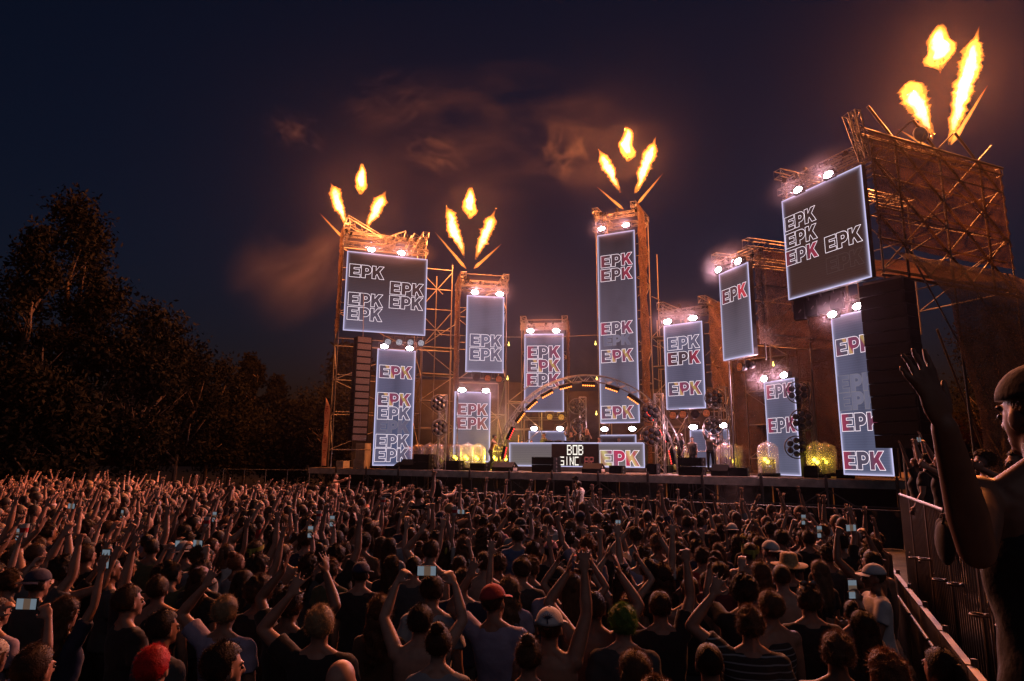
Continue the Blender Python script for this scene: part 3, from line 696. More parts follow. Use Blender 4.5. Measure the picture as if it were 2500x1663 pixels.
for i, (x, y, k) in enumerate([(1806, 896, 'orange'), (1826, 890, 'off')]):
    par(x, y, 26.4, S_['S7'].rz, k, ['small orange lamp under the tilted narrow screen', 'unlit lamp under the tilted narrow screen'][i])
q = MB(); q.box((-.2, -.25, -.55), (.2, .05, .05)); q.box((-.24, -.05, -.1), (.24, .1, .3)); WASH = q.mesh('lamp_body', BLACK)
q = MB(); q.tube((-.3, 0, .3), (-.3, 0, -.2), .02); q.tube((.3, 0, .3), (.3, 0, -.2), .02); q.tube((-.3, 0, .3), (.3, 0, .3), .02); q.tube((-.24, -.1, -.5), (.1, -.3, -.2), .02); WASHY = q.mesh('yoke', ALU)
for i, x in enumerate((1955, 1985, 2015, 2045)):
    e = empty('wash_lamp', at(x, 748 - i * 9, 23.9 - i * .25), S_['S8'].rz + .4, f'dark hanging lamp with steel yoke under the big right screen, {["first", "second", "third", "fourth"][i]} from the left', 'lamp', 'hanging lamps under the right screen')
    mesh_obj('lamp_body', WASH, e); mesh_obj('yoke', WASHY, e)
# tiny yellow pin lights on the cable lines
PIN = emit('pin_light', (1, .75, .15), 4., 'NONE'); q = MB(); q.ell((0, 0, 0), (.05, .05, .06), 8, 6); q.tube((0, 0, .05), (0, 0, .16), .02, n=6); PINM = q.mesh('bulb', PIN, True)
for i, (x, y) in enumerate([(1242, 842), (1239, 925), (1454, 840), (1457, 925), (1456, 1011), (1888, 891)]):
    o = mesh_obj('pin_lamp', PINM, None, at(x, y, 34 if x < 1500 else 30)); tag(o, ['tiny yellow bulb right of the second tower, upper', 'tiny yellow bulb right of the second tower, lower', 'tiny yellow bulb left of the centre screen, upper', 'tiny yellow bulb left of the centre screen, middle', 'tiny yellow bulb left of the centre screen, lowest', 'tiny yellow bulb above the low right column'][i], 'lamp', 'small yellow bulbs')

# ------------------------------------------------------------------ wheel lamps on truss masts
q = MB(); q.torus((0, 0, 0), .43, .022, 'y', 28, 6); q.torus((0, .08, 0), .43, .018, 'y', 28, 6)
for a in range(6): q.tube((0, .05, 0), (.43 * math.cos(a * 1.047), .03, .43 * math.sin(a * 1.047)), .014, n=5)
WH_RING = q.mesh('ring', DARKSTEEL, True)
q = MB()
for cx_, cz_ in [(0, 0)] + [(.26 * math.cos(a * 1.047 + .5), .26 * math.sin(a * 1.047 + .5)) for a in range(6)]:
    q.tube((cx_, -.06, cz_), (cx_, .16, cz_), .115, .08, 12)
WH_POD = q.mesh('lamp_pods', BLACK, True)
GLASS = mat('dark_lens_glass', (.05, .05, .06), .08, 0, 0, spec=.9)
q = MB()
for cx_, cz_ in [(0, 0)] + [(.26 * math.cos(a * 1.047 + .5), .26 * math.sin(a * 1.047 + .5)) for a in range(6)]: q.ell((cx_, -.065, cz_), (.095, .025, .095), 12, 6)
WH_LENS = q.mesh('lens_glass', GLASS, True)
def mast(x, ytop, Y, rz, wheels, label, wl):
    B = at(x, 1100, Y); zt = at(x, ytop, Y).z
    t = empty('truss_mast', (B.x, B.y, DECK), rz, label, 'mast', 'truss masts on deck')
    h = MB(); add_truss(h, (0, 0, .02), (0, 0, zt - DECK), .36, .42, .028, .014); h.build('truss', ALU, t)
    h = MB(); h.box((-.45, -.45, 0), (.45, .45, .02)); h.build('base_plate', STEEL, t)
    for i, (wx, wy) in enumerate(wheels):
        e = empty('wheel_lamp', at(wx, wy, Y - .35), rz + .3, wl % ['top', 'middle', 'bottom'][i], 'lamp', 'round wheel lamps on masts')
        mesh_obj('ring', WH_RING, e); p = mesh_obj('lamp_pods', WH_POD, e); mesh_obj('lens_glass', WH_LENS, p)
mast(1976, 935, 25.6, R(-40), [(1948, 958), (1958, 1026), (1945, 1092)], 'truss mast right of the low right column', '%s round wheel lamp beside the low right column')
mast(1772, 945, 29.2, R(-35), [(1745, 972), (1742, 1040)], 'truss mast beside the low right pale screen', '%s dark wheel lamp left of the right truss mast')
mast(1078, 965, 33.0, R(15), [(1072, 985), (1074, 1045)], 'thin truss mast left of the screen behind the dancer', '%s wheel lamp on the mast left of the dancer')
mast(1424, 970, 36.2, R(-15), [(1408, 992), (1412, 1040)], 'truss mast behind the performers in the arch', '%s wheel lamp behind the performers')
mast(1612, 962, 28.6, R(-25), [(1588, 1008), (1590, 1065)], 'truss mast at the right foot of the arch', '%s wheel lamp at the right foot of the arch')

# ------------------------------------------------------------------ line arrays
q = MB(); q.box((-.42, 0, -.17), (.42, .55, .17)); LA_BOX = q.mesh('cabinet', BLACK)
q = MB(); q.box((-.36, -.03, -.14), (.36, -.002, .14)); LA_GR = q.mesh('grille', mat('array_grille', (.10, .08, .075), .7, .1, .6, 30.))
e = empty('line_array', at(890, 830, 33.2), R(30), 'curved hanging loudspeaker column left of the screens', 'loudspeaker')
z = 0; y = 0; ang = 0
for i in range(15):
    ang = R(i * .5 - 2.)
    c = mesh_obj('cabinet', LA_BOX, e, (0, y, z), (ang, 0, 0)); mesh_obj('grille', LA_GR, c)
    z -= .365 * math.cos(ang); y -= .365 * math.sin(ang) * -.6 + .0
pole('hang_cable', e, (0, .3, .2), (0, .6, 2.6), .015, STEEL)
A = at(2096, 700, 21.2); B = at(2206, 688, 20.0)
d = B - A; rzr = math.atan2(d.y, d.x); wpa = math.hypot(d.x, d.y); zb_ = at(2124, 1095, 21.2).z
e = empty('line_array', (A.x, A.y, A.z), rzr, 'large black loudspeaker hang in front of the right column', 'loudspeaker')
nC = 13; hC = (A.z - zb_) / nC
q = MB(); q.box((0, 0, -hC + .018), (wpa, .75, 0)); cm = q.mesh('cabinet', BLACK)
q = MB(); q.box((.06, -.012, -hC + .05), (wpa - .06, -.002, -.03)); gm = q.mesh('grille', GRILLE)
for i in range(nC):
    c = mesh_obj('cabinet', cm, e, (random.uniform(-.006, .006), .012 * i, -i * hC)); mesh_obj('grille', gm, c)
q = MB(); q.box((.1, .1, .02), (wpa - .1, .65, .12)); q.tube((wpa / 2, .3, .1), (wpa / 2, .3, 1.6), .03); q.build('fly_frame', DARKSTEEL, e)

# ------------------------------------------------------------------ deck gear
def cab(x0, x1, ytop, off, d, label, kind='box', rz=0., pair=False):
    A = stage_pt(x0, off); B = stage_pt(x1, off); w = (B - A).length
    h = abs(on_plane((x0 + x1) / 2, ytop, A, BK).z - DECK)
    e = empty('monitor_wedge' if kind == 'wedge' else 'stage_speaker', (A.x, A.y, DECK), SRZ + rz, label, 'loudspeaker', 'speakers along the deck edge')
    if kind == 'wedge':
        prof = [(0, 0), (d, 0), (d, h * .55), (d * .45, h), (0.02, h * .45)]
        mb = MB(); n = len(prof)
        V = [(0, p[0], p[1]) for p in prof] + [(w, p[0], p[1]) for p in prof]
        mb.add(V, [tuple(range(n)), tuple(range(n, 2 * n))[::-1]] + [(i, i + n, (i + 1) % n + n, (i + 1) % n) for i in range(n)]); mb.build('cabinet', BLACK, e)
        q = MB(); q.box((w, .1, h * .1), (w + .006, d * .8, h * .4)); q.tube((w + .004, d * .35, h * .25), (w + .012, d * .35, h * .25), h * .11, n=10); q.tube((w + .004, d * .35, h * .62), (w + .012, d * .35, h * .62), h * .09, n=10); q.build('side_plate', FASCIA, e)
    else:
        hs = [(0, h)] if not pair else [(0, h * .49), (h * .51, h)]
        for a, b in hs:
            mb = MB(); mb.box((0, 0, a), (w, d, b)); c = mb.build('cabinet', BLACK, e)
            q = MB(); q.box((.04, -.012, a + .04), (w - .04, -.002, b - .04)); q.build('grille', GRILLE, c)
            q = MB(); q.tube((w, d * .4, (a + b) / 2 + .08), (w + .012, d * .4, (a + b) / 2 + .08), .06, n=8); q.tube((w, d * .4, (a + b) / 2 - .1), (w + .012, d * .4, (a + b) / 2 - .1), .06, n=8)
            for k_ in (.12, .88): q.box((w * k_ - .03, -.02, b - .03), (w * k_ + .03, -.014, b))
            q.build('fitting', DARKSTEEL, c)
cab(941, 972, 1127, .5, .5, 'small black wedge at the far left of the deck', 'wedge')
cab(974, 1007, 1121, .6, .6, 'black wedge left of the tall double bass box', 'wedge')
cab(1008, 1046, 1109, .5, .8, 'tall double bass box on the left deck edge', pair=True)
cab(1082, 1120, 1125, .5, .55, 'low black box right of the tall double bass box')
cab(1147, 1182, 1131, .5, .55, 'low black box in front of the dancer')
cab(1200, 1250, 1128, .5, .6, 'black wedge with orange lit side left of the booth', 'wedge')
cab(1298, 1351, 1116, .5, .8, 'big black bass box in front of the booth', pair=True)
cab(1420, 1466, 1131, .5, .6, 'black wedge in front of the booth lettering', 'wedge')
cab(1487, 1518, 1137, .5, .5, 'low black box under the right half of the booth')
cab(1579, 1603, 1132, .5, .5, 'narrow black box at the right foot of the arch')
cab(1656, 1714, 1117, .5, .7, 'stacked black bass boxes in front of the first right domes', pair=True)
cab(1735, 1776, 1134, .5, .55, 'black wedge right of the stacked bass boxes', 'wedge')
cab(1778, 1824, 1142, .5, .5, 'flat black box in front of the second dome group')
cab(1962, 1995, 1137, .5, .5, 'black box left of the yellow dome')
cab(2040, 2085, 1147, .5, .5, 'black box in front of the right LED column')
for (x0, x1, yt, lab, nm) in [(820, 837, 1125, 'small white box at the left end of the deck', 'white_box'), (866, 888, 1082, 'pale upright cabinet left of the first screen column', 'pale_cabinet'), (862, 873, 1121, 'small pale case beside the pale upright cabinet', 'pale_case')]:
    A = stage_pt(x0, .6); B = stage_pt(x1, .6); w = (B - A).length; h = on_plane(x0, yt, A, BK).z - DECK
    e = empty(nm, (A.x, A.y, DECK), SRZ, lab, 'cabinet'); mb = MB(); mb.box((0, 0, 0), (w, .5, h)); mb.build('case', PALE, e)
    mb = MB(); mb.box((.05, -.01, h * .08), (w - .05, -.002, h * .92)); mb.build('door', mat('pale_door', (.5, .46, .41), .5), e)

# transparent domes over moving lamps
DOME = bpy.data.materials.new('clear_dome_plastic'); DOME.use_nodes = True; nt = DOME.node_tree; nt.nodes.remove(nt.nodes['Principled BSDF'])
gl = nd(nt, 'ShaderNodeBsdfGlossy'); gl.inputs['Roughness'].default_value = .22; gl.inputs[0].default_value = (.9, .85, .9, 1)
trn = nd(nt, 'ShaderNodeBsdfTransparent'); tl_ = nd(nt, 'ShaderNodeBsdfTranslucent'); tl_.inputs[0].default_value = (.75, .68, .72, 1)
df = nd(nt, 'ShaderNodeBsdfDiffuse'); df.inputs[0].default_value = (.6, .55, .6, 1)
m1 = nd(nt, 'ShaderNodeMixShader'); m1.inputs[0].default_value = .5; m2 = nd(nt, 'ShaderNodeMixShader'); m2.inputs[0].default_value = .3; m3 = nd(nt, 'ShaderNodeMixShader')
tc = nd(nt, 'ShaderNodeTexCoord'); mp = nd(nt, 'ShaderNodeMapping'); mp.inputs['Scale'].default_value = (5, 5, .8); no = nd(nt, 'ShaderNodeTexNoise'); no.inputs['Scale'].default_value = 1.5
mr = nd(nt, 'ShaderNodeMapRange'); mr.inputs['From Min'].default_value = .3; mr.inputs['From Max'].default_value = .75; mr.inputs['To Min'].default_value = .26; mr.inputs['To Max'].default_value = .46
nt.links.new(tc.outputs['Object'], mp.inputs[0]); nt.links.new(mp.outputs[0], no.inputs['Vector']); nt.links.new(no.outputs['Fac'], mr.inputs['Value'])
nt.links.new(tl_.outputs[0], m1.inputs[1]); nt.links.new(df.outputs[0], m1.inputs[2]); nt.links.new(m1.outputs[0], m2.inputs[1]); nt.links.new(gl.outputs[0], m2.inputs[2])
nt.links.new(mr.outputs[0], m3.inputs[0]); nt.links.new(trn.outputs[0], m3.inputs[1]); nt.links.new(m2.outputs[0], m3.inputs[2]); nt.links.new(m3.outputs[0], nt.nodes['Material Output'].inputs['Surface'])
def dome_mesh(r, h, round_=False):
    q = MB(); prof = [(r, .1), (r, h - r * .75)] + [(r * math.cos(R(a)), h - r * .75 + r * .75 * math.sin(R(a))) for a in (15, 30, 45, 60, 75, 85)]
    if round_: prof = [(r * .6, .1)] + [(r * math.cos(R(a)), .1 + r * .85 + r * .95 * math.sin(R(a))) for a in (-45, -20, 0, 20, 40, 60, 80)]
    q.rings([[(p[0] * math.cos(t), p[0] * math.sin(t), p[1]) for t in np.arange(24) * math.pi / 12] for p in prof], False); return q.mesh('dome_shell', DOME, True)
DM, DMR = dome_mesh(.40, 1.36), dome_mesh(.36, .8, True)
q = MB(); q.tube((0, 0, 0), (0, 0, .12), .43, n=24); q.torus((0, 0, .12), .41, .02, 'z', 24, 5); DM_BASE = q.mesh('dome_base', BLACK, True)
q = MB(); q.tube((0, 0, 1.34), (0, 0, 1.41), .07, .05, 12); q.torus((0, 0, .75), .4, .006, 'z', 24, 4); DM_CAP = q.mesh('valve_cap', DOME, True)
q = MB(); q.box((-.2, -.16, .12), (.2, .16, .3)); MH_BASE = q.mesh('lamp_base', BLACK)
q = MB(); q.box((-.24, -.06, .3), (-.17, .06, .68)); q.box((.17, -.06, .3), (.24, .06, .68)); q.box((-.24, -.06, .3), (.24, .06, .36)); MH_YOKE = q.mesh('yoke', BLACK)
q = MB(); q.tube((0, .18, 0), (0, -.15, 0), .13, .17, 16); q.torus((0, -.15, 0), .15, .02, 'y', 16, 5); MH_HEAD = q.mesh('lamp_head', BLACK, True)
LY = emit('beam_lens_yellow', (1, .72, .05), 13., 'NONE')
q = MB(); q.ell((-.06, -.165, .05), (.075, .03, .075), 10, 6); q.ell((.06, -.165, -.05), (.075, .03, .075), 10, 6); MH_LY = q.mesh('lens', LY, True)
q = MB(); q.ell((0, -.16, 0), (.14, .04, .14), 12, 6); MH_LK = q.mesh('lens', GLASS, True)
def dome(x, w, lit, label, label2, rnd=False, glow=0., beam=None, aim=0.):
    Y = min(36, .8 * FPX / w); off = 1.0
    P = at(x, 1100, Y); P.z = DECK
    v = Vector((P.x - PL.x, P.y - PL.y, 0)); o_ = v.dot(BK)
    while o_ < 1.3: Y += .1; P = at(x, 1100, Y); P.z = DECK; o_ = Vector((P.x - PL.x, P.y - PL.y, 0)).dot(BK)
    t = empty('lamp_dome', P, SRZ, label, 'dome', 'clear domes on the deck')
    mesh_obj('dome_shell', DMR if rnd else DM, t); mesh_obj('dome_base', DM_BASE, t)
    if not rnd: mesh_obj('valve_cap', DM_CAP, t)
    m = empty('moving_lamp', P + Vector((0, 0, .01)), aim, label2, 'lamp', 'moving lamps inside the domes')
    mesh_obj('lamp_base', MH_BASE, m); mesh_obj('yoke', MH_YOKE, m)
    h = mesh_obj('lamp_head', MH_HEAD, m, (0, 0, .58), (R(-12), 0, 0)); mesh_obj('lens', MH_LY if lit else MH_LK, h)
    if lit and glow:
        l = bpy.data.lights.new('beam_light', 'POINT'); l.energy = glow; l.color = (1, .70, .06); l.shadow_soft_size = .08
        lb = bpy.data.objects.new('beam_light', l); link(lb, m); lb.location = (0, -.24, .62)
    if beam:
        tgt, wt, ang = beam
        l = bpy.data.lights.new('beam_spot', 'SPOT'); l.energy = wt * 3; l.color = (1, .72, .08); l.spot_size = R(ang); l.spot_blend = .4; l.shadow_soft_size = .05
        lb = bpy.data.objects.new('beam_spot', l); COL.objects.link(lb)
        src = P + Vector((0, 0, .62)); dvec = (tgt - src).normalized()
        lb.matrix_world = Matrix.Translation(src + dvec * .42) @ (-dvec).to_track_quat('Z', 'Y').to_matrix().to_4x4()
    return P
ORD = ['first', 'second', 'third', 'fourth', 'fifth', 'sixth', 'seventh', 'eighth', 'ninth']
LD = [(924, 34, 0, True, 0, None), (993, 40, 0, False, 0, None), (1022, 34, 0, False, 0, None), (1049, 37, 0, False, 0, None), (1070, 38, 0, False, 0, None), (1100, 35, 0, False, 0, None),
      (1115, 36, 1, False, 0, None), (1142, 39, 1, False, 14, (at(1040, 1010, 30), 2600, 4)), (1167, 36, 1, False, 10, (at(1085, 1050, 32), 1200, 4))]
for i, (x, w, lit, rnd, gl_, bm_) in enumerate(LD):
    dome(x, w, lit, f'{"small round" if rnd else "clear"} plastic dome on the left deck, {ORD[i]} from the left', f'{"yellow lit" if lit else "dark"} moving lamp inside the {ORD[i]} left dome', rnd, gl_, bm_, SRZ + .2)
RD = [(1664, 40, 1, 16), (1694, 38, 0, 0), (1712, 37, 1, 8), (1770, 43, 0, 0), (1790, 42, 1, 10), (1815, 38, 0, 0), (1874, 48, 1, 9), (1893, 45, 0, 0), (1915, 43, 0, 0), (1994, 51, 1, 16), (2016, 46, 1, 14)]
ORD2 = ORD + ['tenth', 'eleventh']
for i, (x, w, lit, gl_) in enumerate(RD):
    dome(x, w, lit, f'{"bright yellow" if i == 9 else "clear"} plastic dome on the right deck, {ORD2[i]} from the arch', f'{"yellow lit" if lit else "dark"} moving lamp inside the {ORD2[i]} right dome', False, gl_, None, SRZ - .3)
# two free standing yellow moving lamps behind the dancer
for i, (x, w_, wt, tg, an) in enumerate([(1212, 35.2, 300, (1160, 1080), 60), (1236, 35.4, 240, (1150, 1060), 50)]):
    P = at(x, 1100, w_); P.z = DECK
    m = empty('moving_lamp', P, SRZ + .1, ['yellow moving lamp behind the bent dancer', 'yellow moving lamp at the left foot of the arch'][i], 'lamp')
    mesh_obj('lamp_base', MH_BASE, m); mesh_obj('yoke', MH_YOKE, m); h = mesh_obj('lamp_head', MH_HEAD, m, (0, 0, .58), (R(-6), 0, 0)); mesh_obj('lens', MH_LY, h)
    l = bpy.data.lights.new('beam_light', 'POINT'); l.energy = wt; l.color = (1, .66, .05); l.shadow_soft_size = .1
    lb = bpy.data.objects.new('beam_light', l); link(lb, m); lb.location = (0, -.3, .7)

# feather flag at the left end of the deck
fp = stage_pt(783, .4)
fl = empty('feather_flag', (fp.x, fp.y, DECK), R(-25), 'pale feather flag with red print left of the stage', 'flag')
hf = at(783, 975, fp.y).z - DECK
FLAGM = mat('flag_cloth', (.70, .42, .36), .8, 0, .15); _t = nd(FLAGM.node_tree, 'ShaderNodeBsdfTranslucent'); _t.inputs[0].default_value = (.7, .42, .36, 1); _x = nd(FLAGM.node_tree, 'ShaderNodeMixShader'); _x.inputs[0].default_value = .55
FLAGM.node_tree.links.new(FLAGM.node_tree.nodes['Principled BSDF'].outputs[0], _x.inputs[1]); FLAGM.node_tree.links.new(_t.outputs[0], _x.inputs[2]); FLAGM.node_tree.links.new(_x.outputs[0], FLAGM.node_tree.nodes['Material Output'].inputs['Surface'])
mb = MB(); nz = 24; V = []
for j in range(nz + 1):
    q = j / nz; z = .1 + hf * q; wd = .38 * (1 - max(0, (q - .8) / .2) ** 2 * .95)
    for i in range(5): V.append((wd * i / 4 + .05 * q, .03 * math.sin(j * .6 + i * .8), z))
mb.add(V, [(j * 5 + i, j * 5 + i + 1, (j + 1) * 5 + i + 1, (j + 1) * 5 + i) for j in range(nz) for i in range(4)]); cloth = mb.build('cloth', FLAGM, fl, True)
REDP = mat('flag_print', (.42, .05, .05), .8)
for k_ in range(4):
    q = MB()
    for r_ in range(4):
        for c_ in range(3):
            if (r_ * 3 + c_ * 5 + k_) % 4: q.box((.12 + c_ * .07, -.05, .55 + k_ * hf * .215 + r_ * .12), (.17 + c_ * .07, -.045, .63 + k_ * hf * .215 + r_ * .12))
    q.build('print', REDP, cloth)
pole('flag_pole', fl, (0, 0, 0), (.05, 0, hf + .1), .018, STEEL)

# ------------------------------------------------------------------ flames
FLM = bpy.data.materials.new('flame_gas'); FLM.use_nodes = True; nt = FLM.node_tree; nt.nodes.remove(nt.nodes['Principled BSDF'])
ve = nd(nt, 'ShaderNodeEmission'); ve.inputs[0].default_value = (1, .27, .025, 1); ve.inputs[1].default_value = 6.5
nt.links.new(ve.outputs[0], nt.nodes['Material Output'].inputs['Volume'])
FLM.cycles.volume_sampling = 'DISTANCE'
FLC = bpy.data.materials.new('flame_core_gas'); FLC.use_nodes = True; nt = FLC.node_tree; nt.nodes.remove(nt.nodes['Principled BSDF'])
ve = nd(nt, 'ShaderNodeEmission'); ve.inputs[0].default_value = (1, .66, .30, 1); ve.inputs[1].default_value = 9.
nt.links.new(ve.outputs[0], nt.nodes['Material Output'].inputs['Volume'])
FLJ = bpy.data.materials.new('jet_gas'); FLJ.use_nodes = True; nt = FLJ.node_tree; nt.nodes.remove(nt.nodes['Principled BSDF'])
ve = nd(nt, 'ShaderNodeEmission'); ve.inputs[0].default_value = (1, .28, .04, 1); ve.inputs[1].default_value = 10.
nt.links.new(ve.outputs[0], nt.nodes['Material Output'].inputs['Volume'])
def flame(b, t, Y, wpx, kind, seed, label):
    A = at(*b, Y); B = at(*t, Y); L = (B - A).length; rmax = wpx / 2 / FPX * Y * (.97 if kind != 'jet' else .85)
    ax = (B - A).normalized(); u = ax.cross(Vector((0, 1, 0))).normalized(); w = ax.cross(u)
    nr, ns = (120, 48) if kind != 'jet' else (40, 14)
    RRs = []
    for j in range(nr + 1):
        f = j / nr
        if kind == 'ball': pr = min(1, (f / .22) ** .6 * .62) if f < .22 else (.62 + .38 * math.sin((f - .22) / .78 * math.pi * .62 + .0) ** .8 if f < .8 else 0)
        if kind == 'ball': pr = (max(0, math.sin(math.pi * min(1, (f * .93 + .05)) ** .72)) ** .55) * (1 if f > .2 else .45 + 2.7 * f)
        elif kind == 'plume': pr = (.16 + .84 * min(1, f / .45) ** .75) * (1 if f < .78 else (max(0, 1 - (f - .78) / .10) * .7 + .3 if f < .88 else .3 * max(.05, 1 - (f - .88) / .12)))
        elif kind == 'blunt': pr = (.16 + .84 * min(1, f / .66) ** 1.3) * (1 if f < .82 else max(.03, math.sqrt(max(0, 1 - ((f - .82) / .18) ** 2))))
        elif kind == 'jet': pr = (.25 + .75 * min(1, f / .12)) * max(.03, (1 - f)) ** .7
        amp = .52 if kind in ('plume', 'blunt') else (.26 if kind == 'ball' else .2)
        wob = Vector((noise.noise(Vector((seed, f * 3.1, 0))), 0, noise.noise(Vector((seed, f * 3.1, 9))))) * rmax * (.35 if kind != 'jet' else .1)
        ring = []
        for i in range(ns):
            a = 2 * math.pi * i / ns; dr = u * math.cos(a) + w * math.sin(a)
            p = A + ax * (L * f) + dr * rmax
            q = p * (1.35 / max(.25, rmax)) * .5 + Vector((seed * 7.3, 0, 0))
            n_ = noise.noise(q * .8) * .5 + noise.noise(q * 2.1) * .5 + noise.noise(q * 4.7) * .45 + noise.noise(q * 9.7) * .4 + noise.noise(q * 19.) * .3
            ring.append(A + wob + ax * (L * f + rmax * .25 * noise.noise(q * 3.1 + Vector((5, 5, 5)))) + dr * (rmax * max(.02, pr * (1 + amp * 1.5 * n_))))
        RRs.append(ring)
    mb = MB(); c = (A + B) / 2; base = A
    mb.rings(np.array([[tuple(p - base) for p in r_] for r_ in RRs]), True)
    rnd = random.Random(seed)
    if kind != 'jet':              # torn off licks around the root
        for k_ in range(16):
            f = rnd.uniform(-.06, .3); pr = .5; p = ax * (L * f) + u * rnd.uniform(-1, 1) * rmax * .9 * (.25 + f * 1.5) + w * rnd.uniform(-.5, .5) * rmax * .5
            s_ = rmax * rnd.uniform(.05, .14); mb.ell(tuple(p), (s_ * rnd.uniform(.5, 1), s_, s_ * rnd.uniform(1, 2.2)), 7, 5)
    o = mb.build('flame_jet' if kind == 'jet' else ('fireball' if kind == 'ball' else 'flame_plume'), FLJ if kind == 'jet' else FLM, None, False, base)
    if kind != 'jet':              # white hot core
        cb = MB(); A0 = np.array([[tuple(p - base) for p in r_] for r_ in RRs]); j0, j1 = int(nr * (.10 if kind != 'ball' else .25)), int(nr * (.84 if kind != 'ball' else .93))
        A1 = A0[j0:j1]; mid = A1.mean(1, keepdims=True); k2 = np.linspace(0, 1, len(A1)); f2 = (.62 * np.sin(np.pi * np.clip(k2 * .96 + .03, 0, 1)) ** .35)[:, None, None]
        rough_ = np.array([[1 + .45 * noise.noise(Vector(tuple(p)) * (2.6 / max(.2, rmax)) * .5 + Vector((seed * 3., 4, 4))) for p in r_] for r_ in A1])[..., None]
        cb.rings(mid + (A1 - mid) * f2 * rough_, True); cb.build('flame_core', FLC, o)
    tag(o, label, 'flame', 'stage flames')
def flame_light(x, y, Y, watts):
    l = bpy.data.lights.new('flame_glow', 'POINT'); l.energy = watts; l.color = (1, .25, .06); l.shadow_soft_size = .6
    lo = bpy.data.objects.new('flame_glow', l); COL.objects.link(lo); lo.location = at(x, y, Y)
GR = [('far left tower', 35.3, [((880, 474), (884, 401), 31, 'ball'), ((846, 548), (807, 446), 27, 'plume'), ((897, 556), (943, 465), 29, 'plume'), ((836, 580), (781, 521), 9, 'jet')]),
      ('second tower', 36.3, [((1147, 532), (1149, 459), 35, 'ball'), ((1131, 622), (1088, 500), 28, 'plume'), ((1163, 628), (1210, 511), 28, 'plume'), ((1138, 656), (1062, 567), 11, 'jet'), ((1157, 656), (1224, 596), 11, 'jet')]),
      ('centre tower', 37.6, [((1533, 392), (1530, 311), 37, 'ball'), ((1512, 464), (1461, 364), 27, 'plume'), ((1552, 470), (1602, 333), 30, 'plume'), ((1522, 511), (1457, 456), 10, 'jet'), ((1556, 498), (1619, 423), 10, 'jet')]),
      ('right tower', 28.0, [((2295, 168), (2294, 63), 62, 'ball'), ((2276, 328), (2214, 204), 58, 'blunt'), ((2319, 345), (2391, 64), 46, 'plume'), ((2322, 353), (2411, 209), 17, 'jet'), ((2288, 372), (2192, 315), 13, 'jet')])]
sd = 1
for nm, Y, fl_ in GR:
    cnt = 0
    for (b, t, w, k_) in fl_:
        sd += 1
        side = 'leaning left' if t[0] < b[0] - 10 else 'leaning right'
        lab = f'round fireball hanging above the {nm}' if k_ == 'ball' else (f'thin burning jet {side} from the {nm}' if k_ == 'jet' else f'bright flame plume {side} above the {nm}')
        flame(b, t, Y, w, k_, sd, lab)
    bx = [q for q in fl_ if q[3] != 'jet']
    for b, t, w, k_ in bx: flame_light((b[0] + t[0]) / 2, (b[1] + t[1]) / 2, Y - .1, FLAME_W * (2.6 if nm == 'right tower' else 1) / 3)

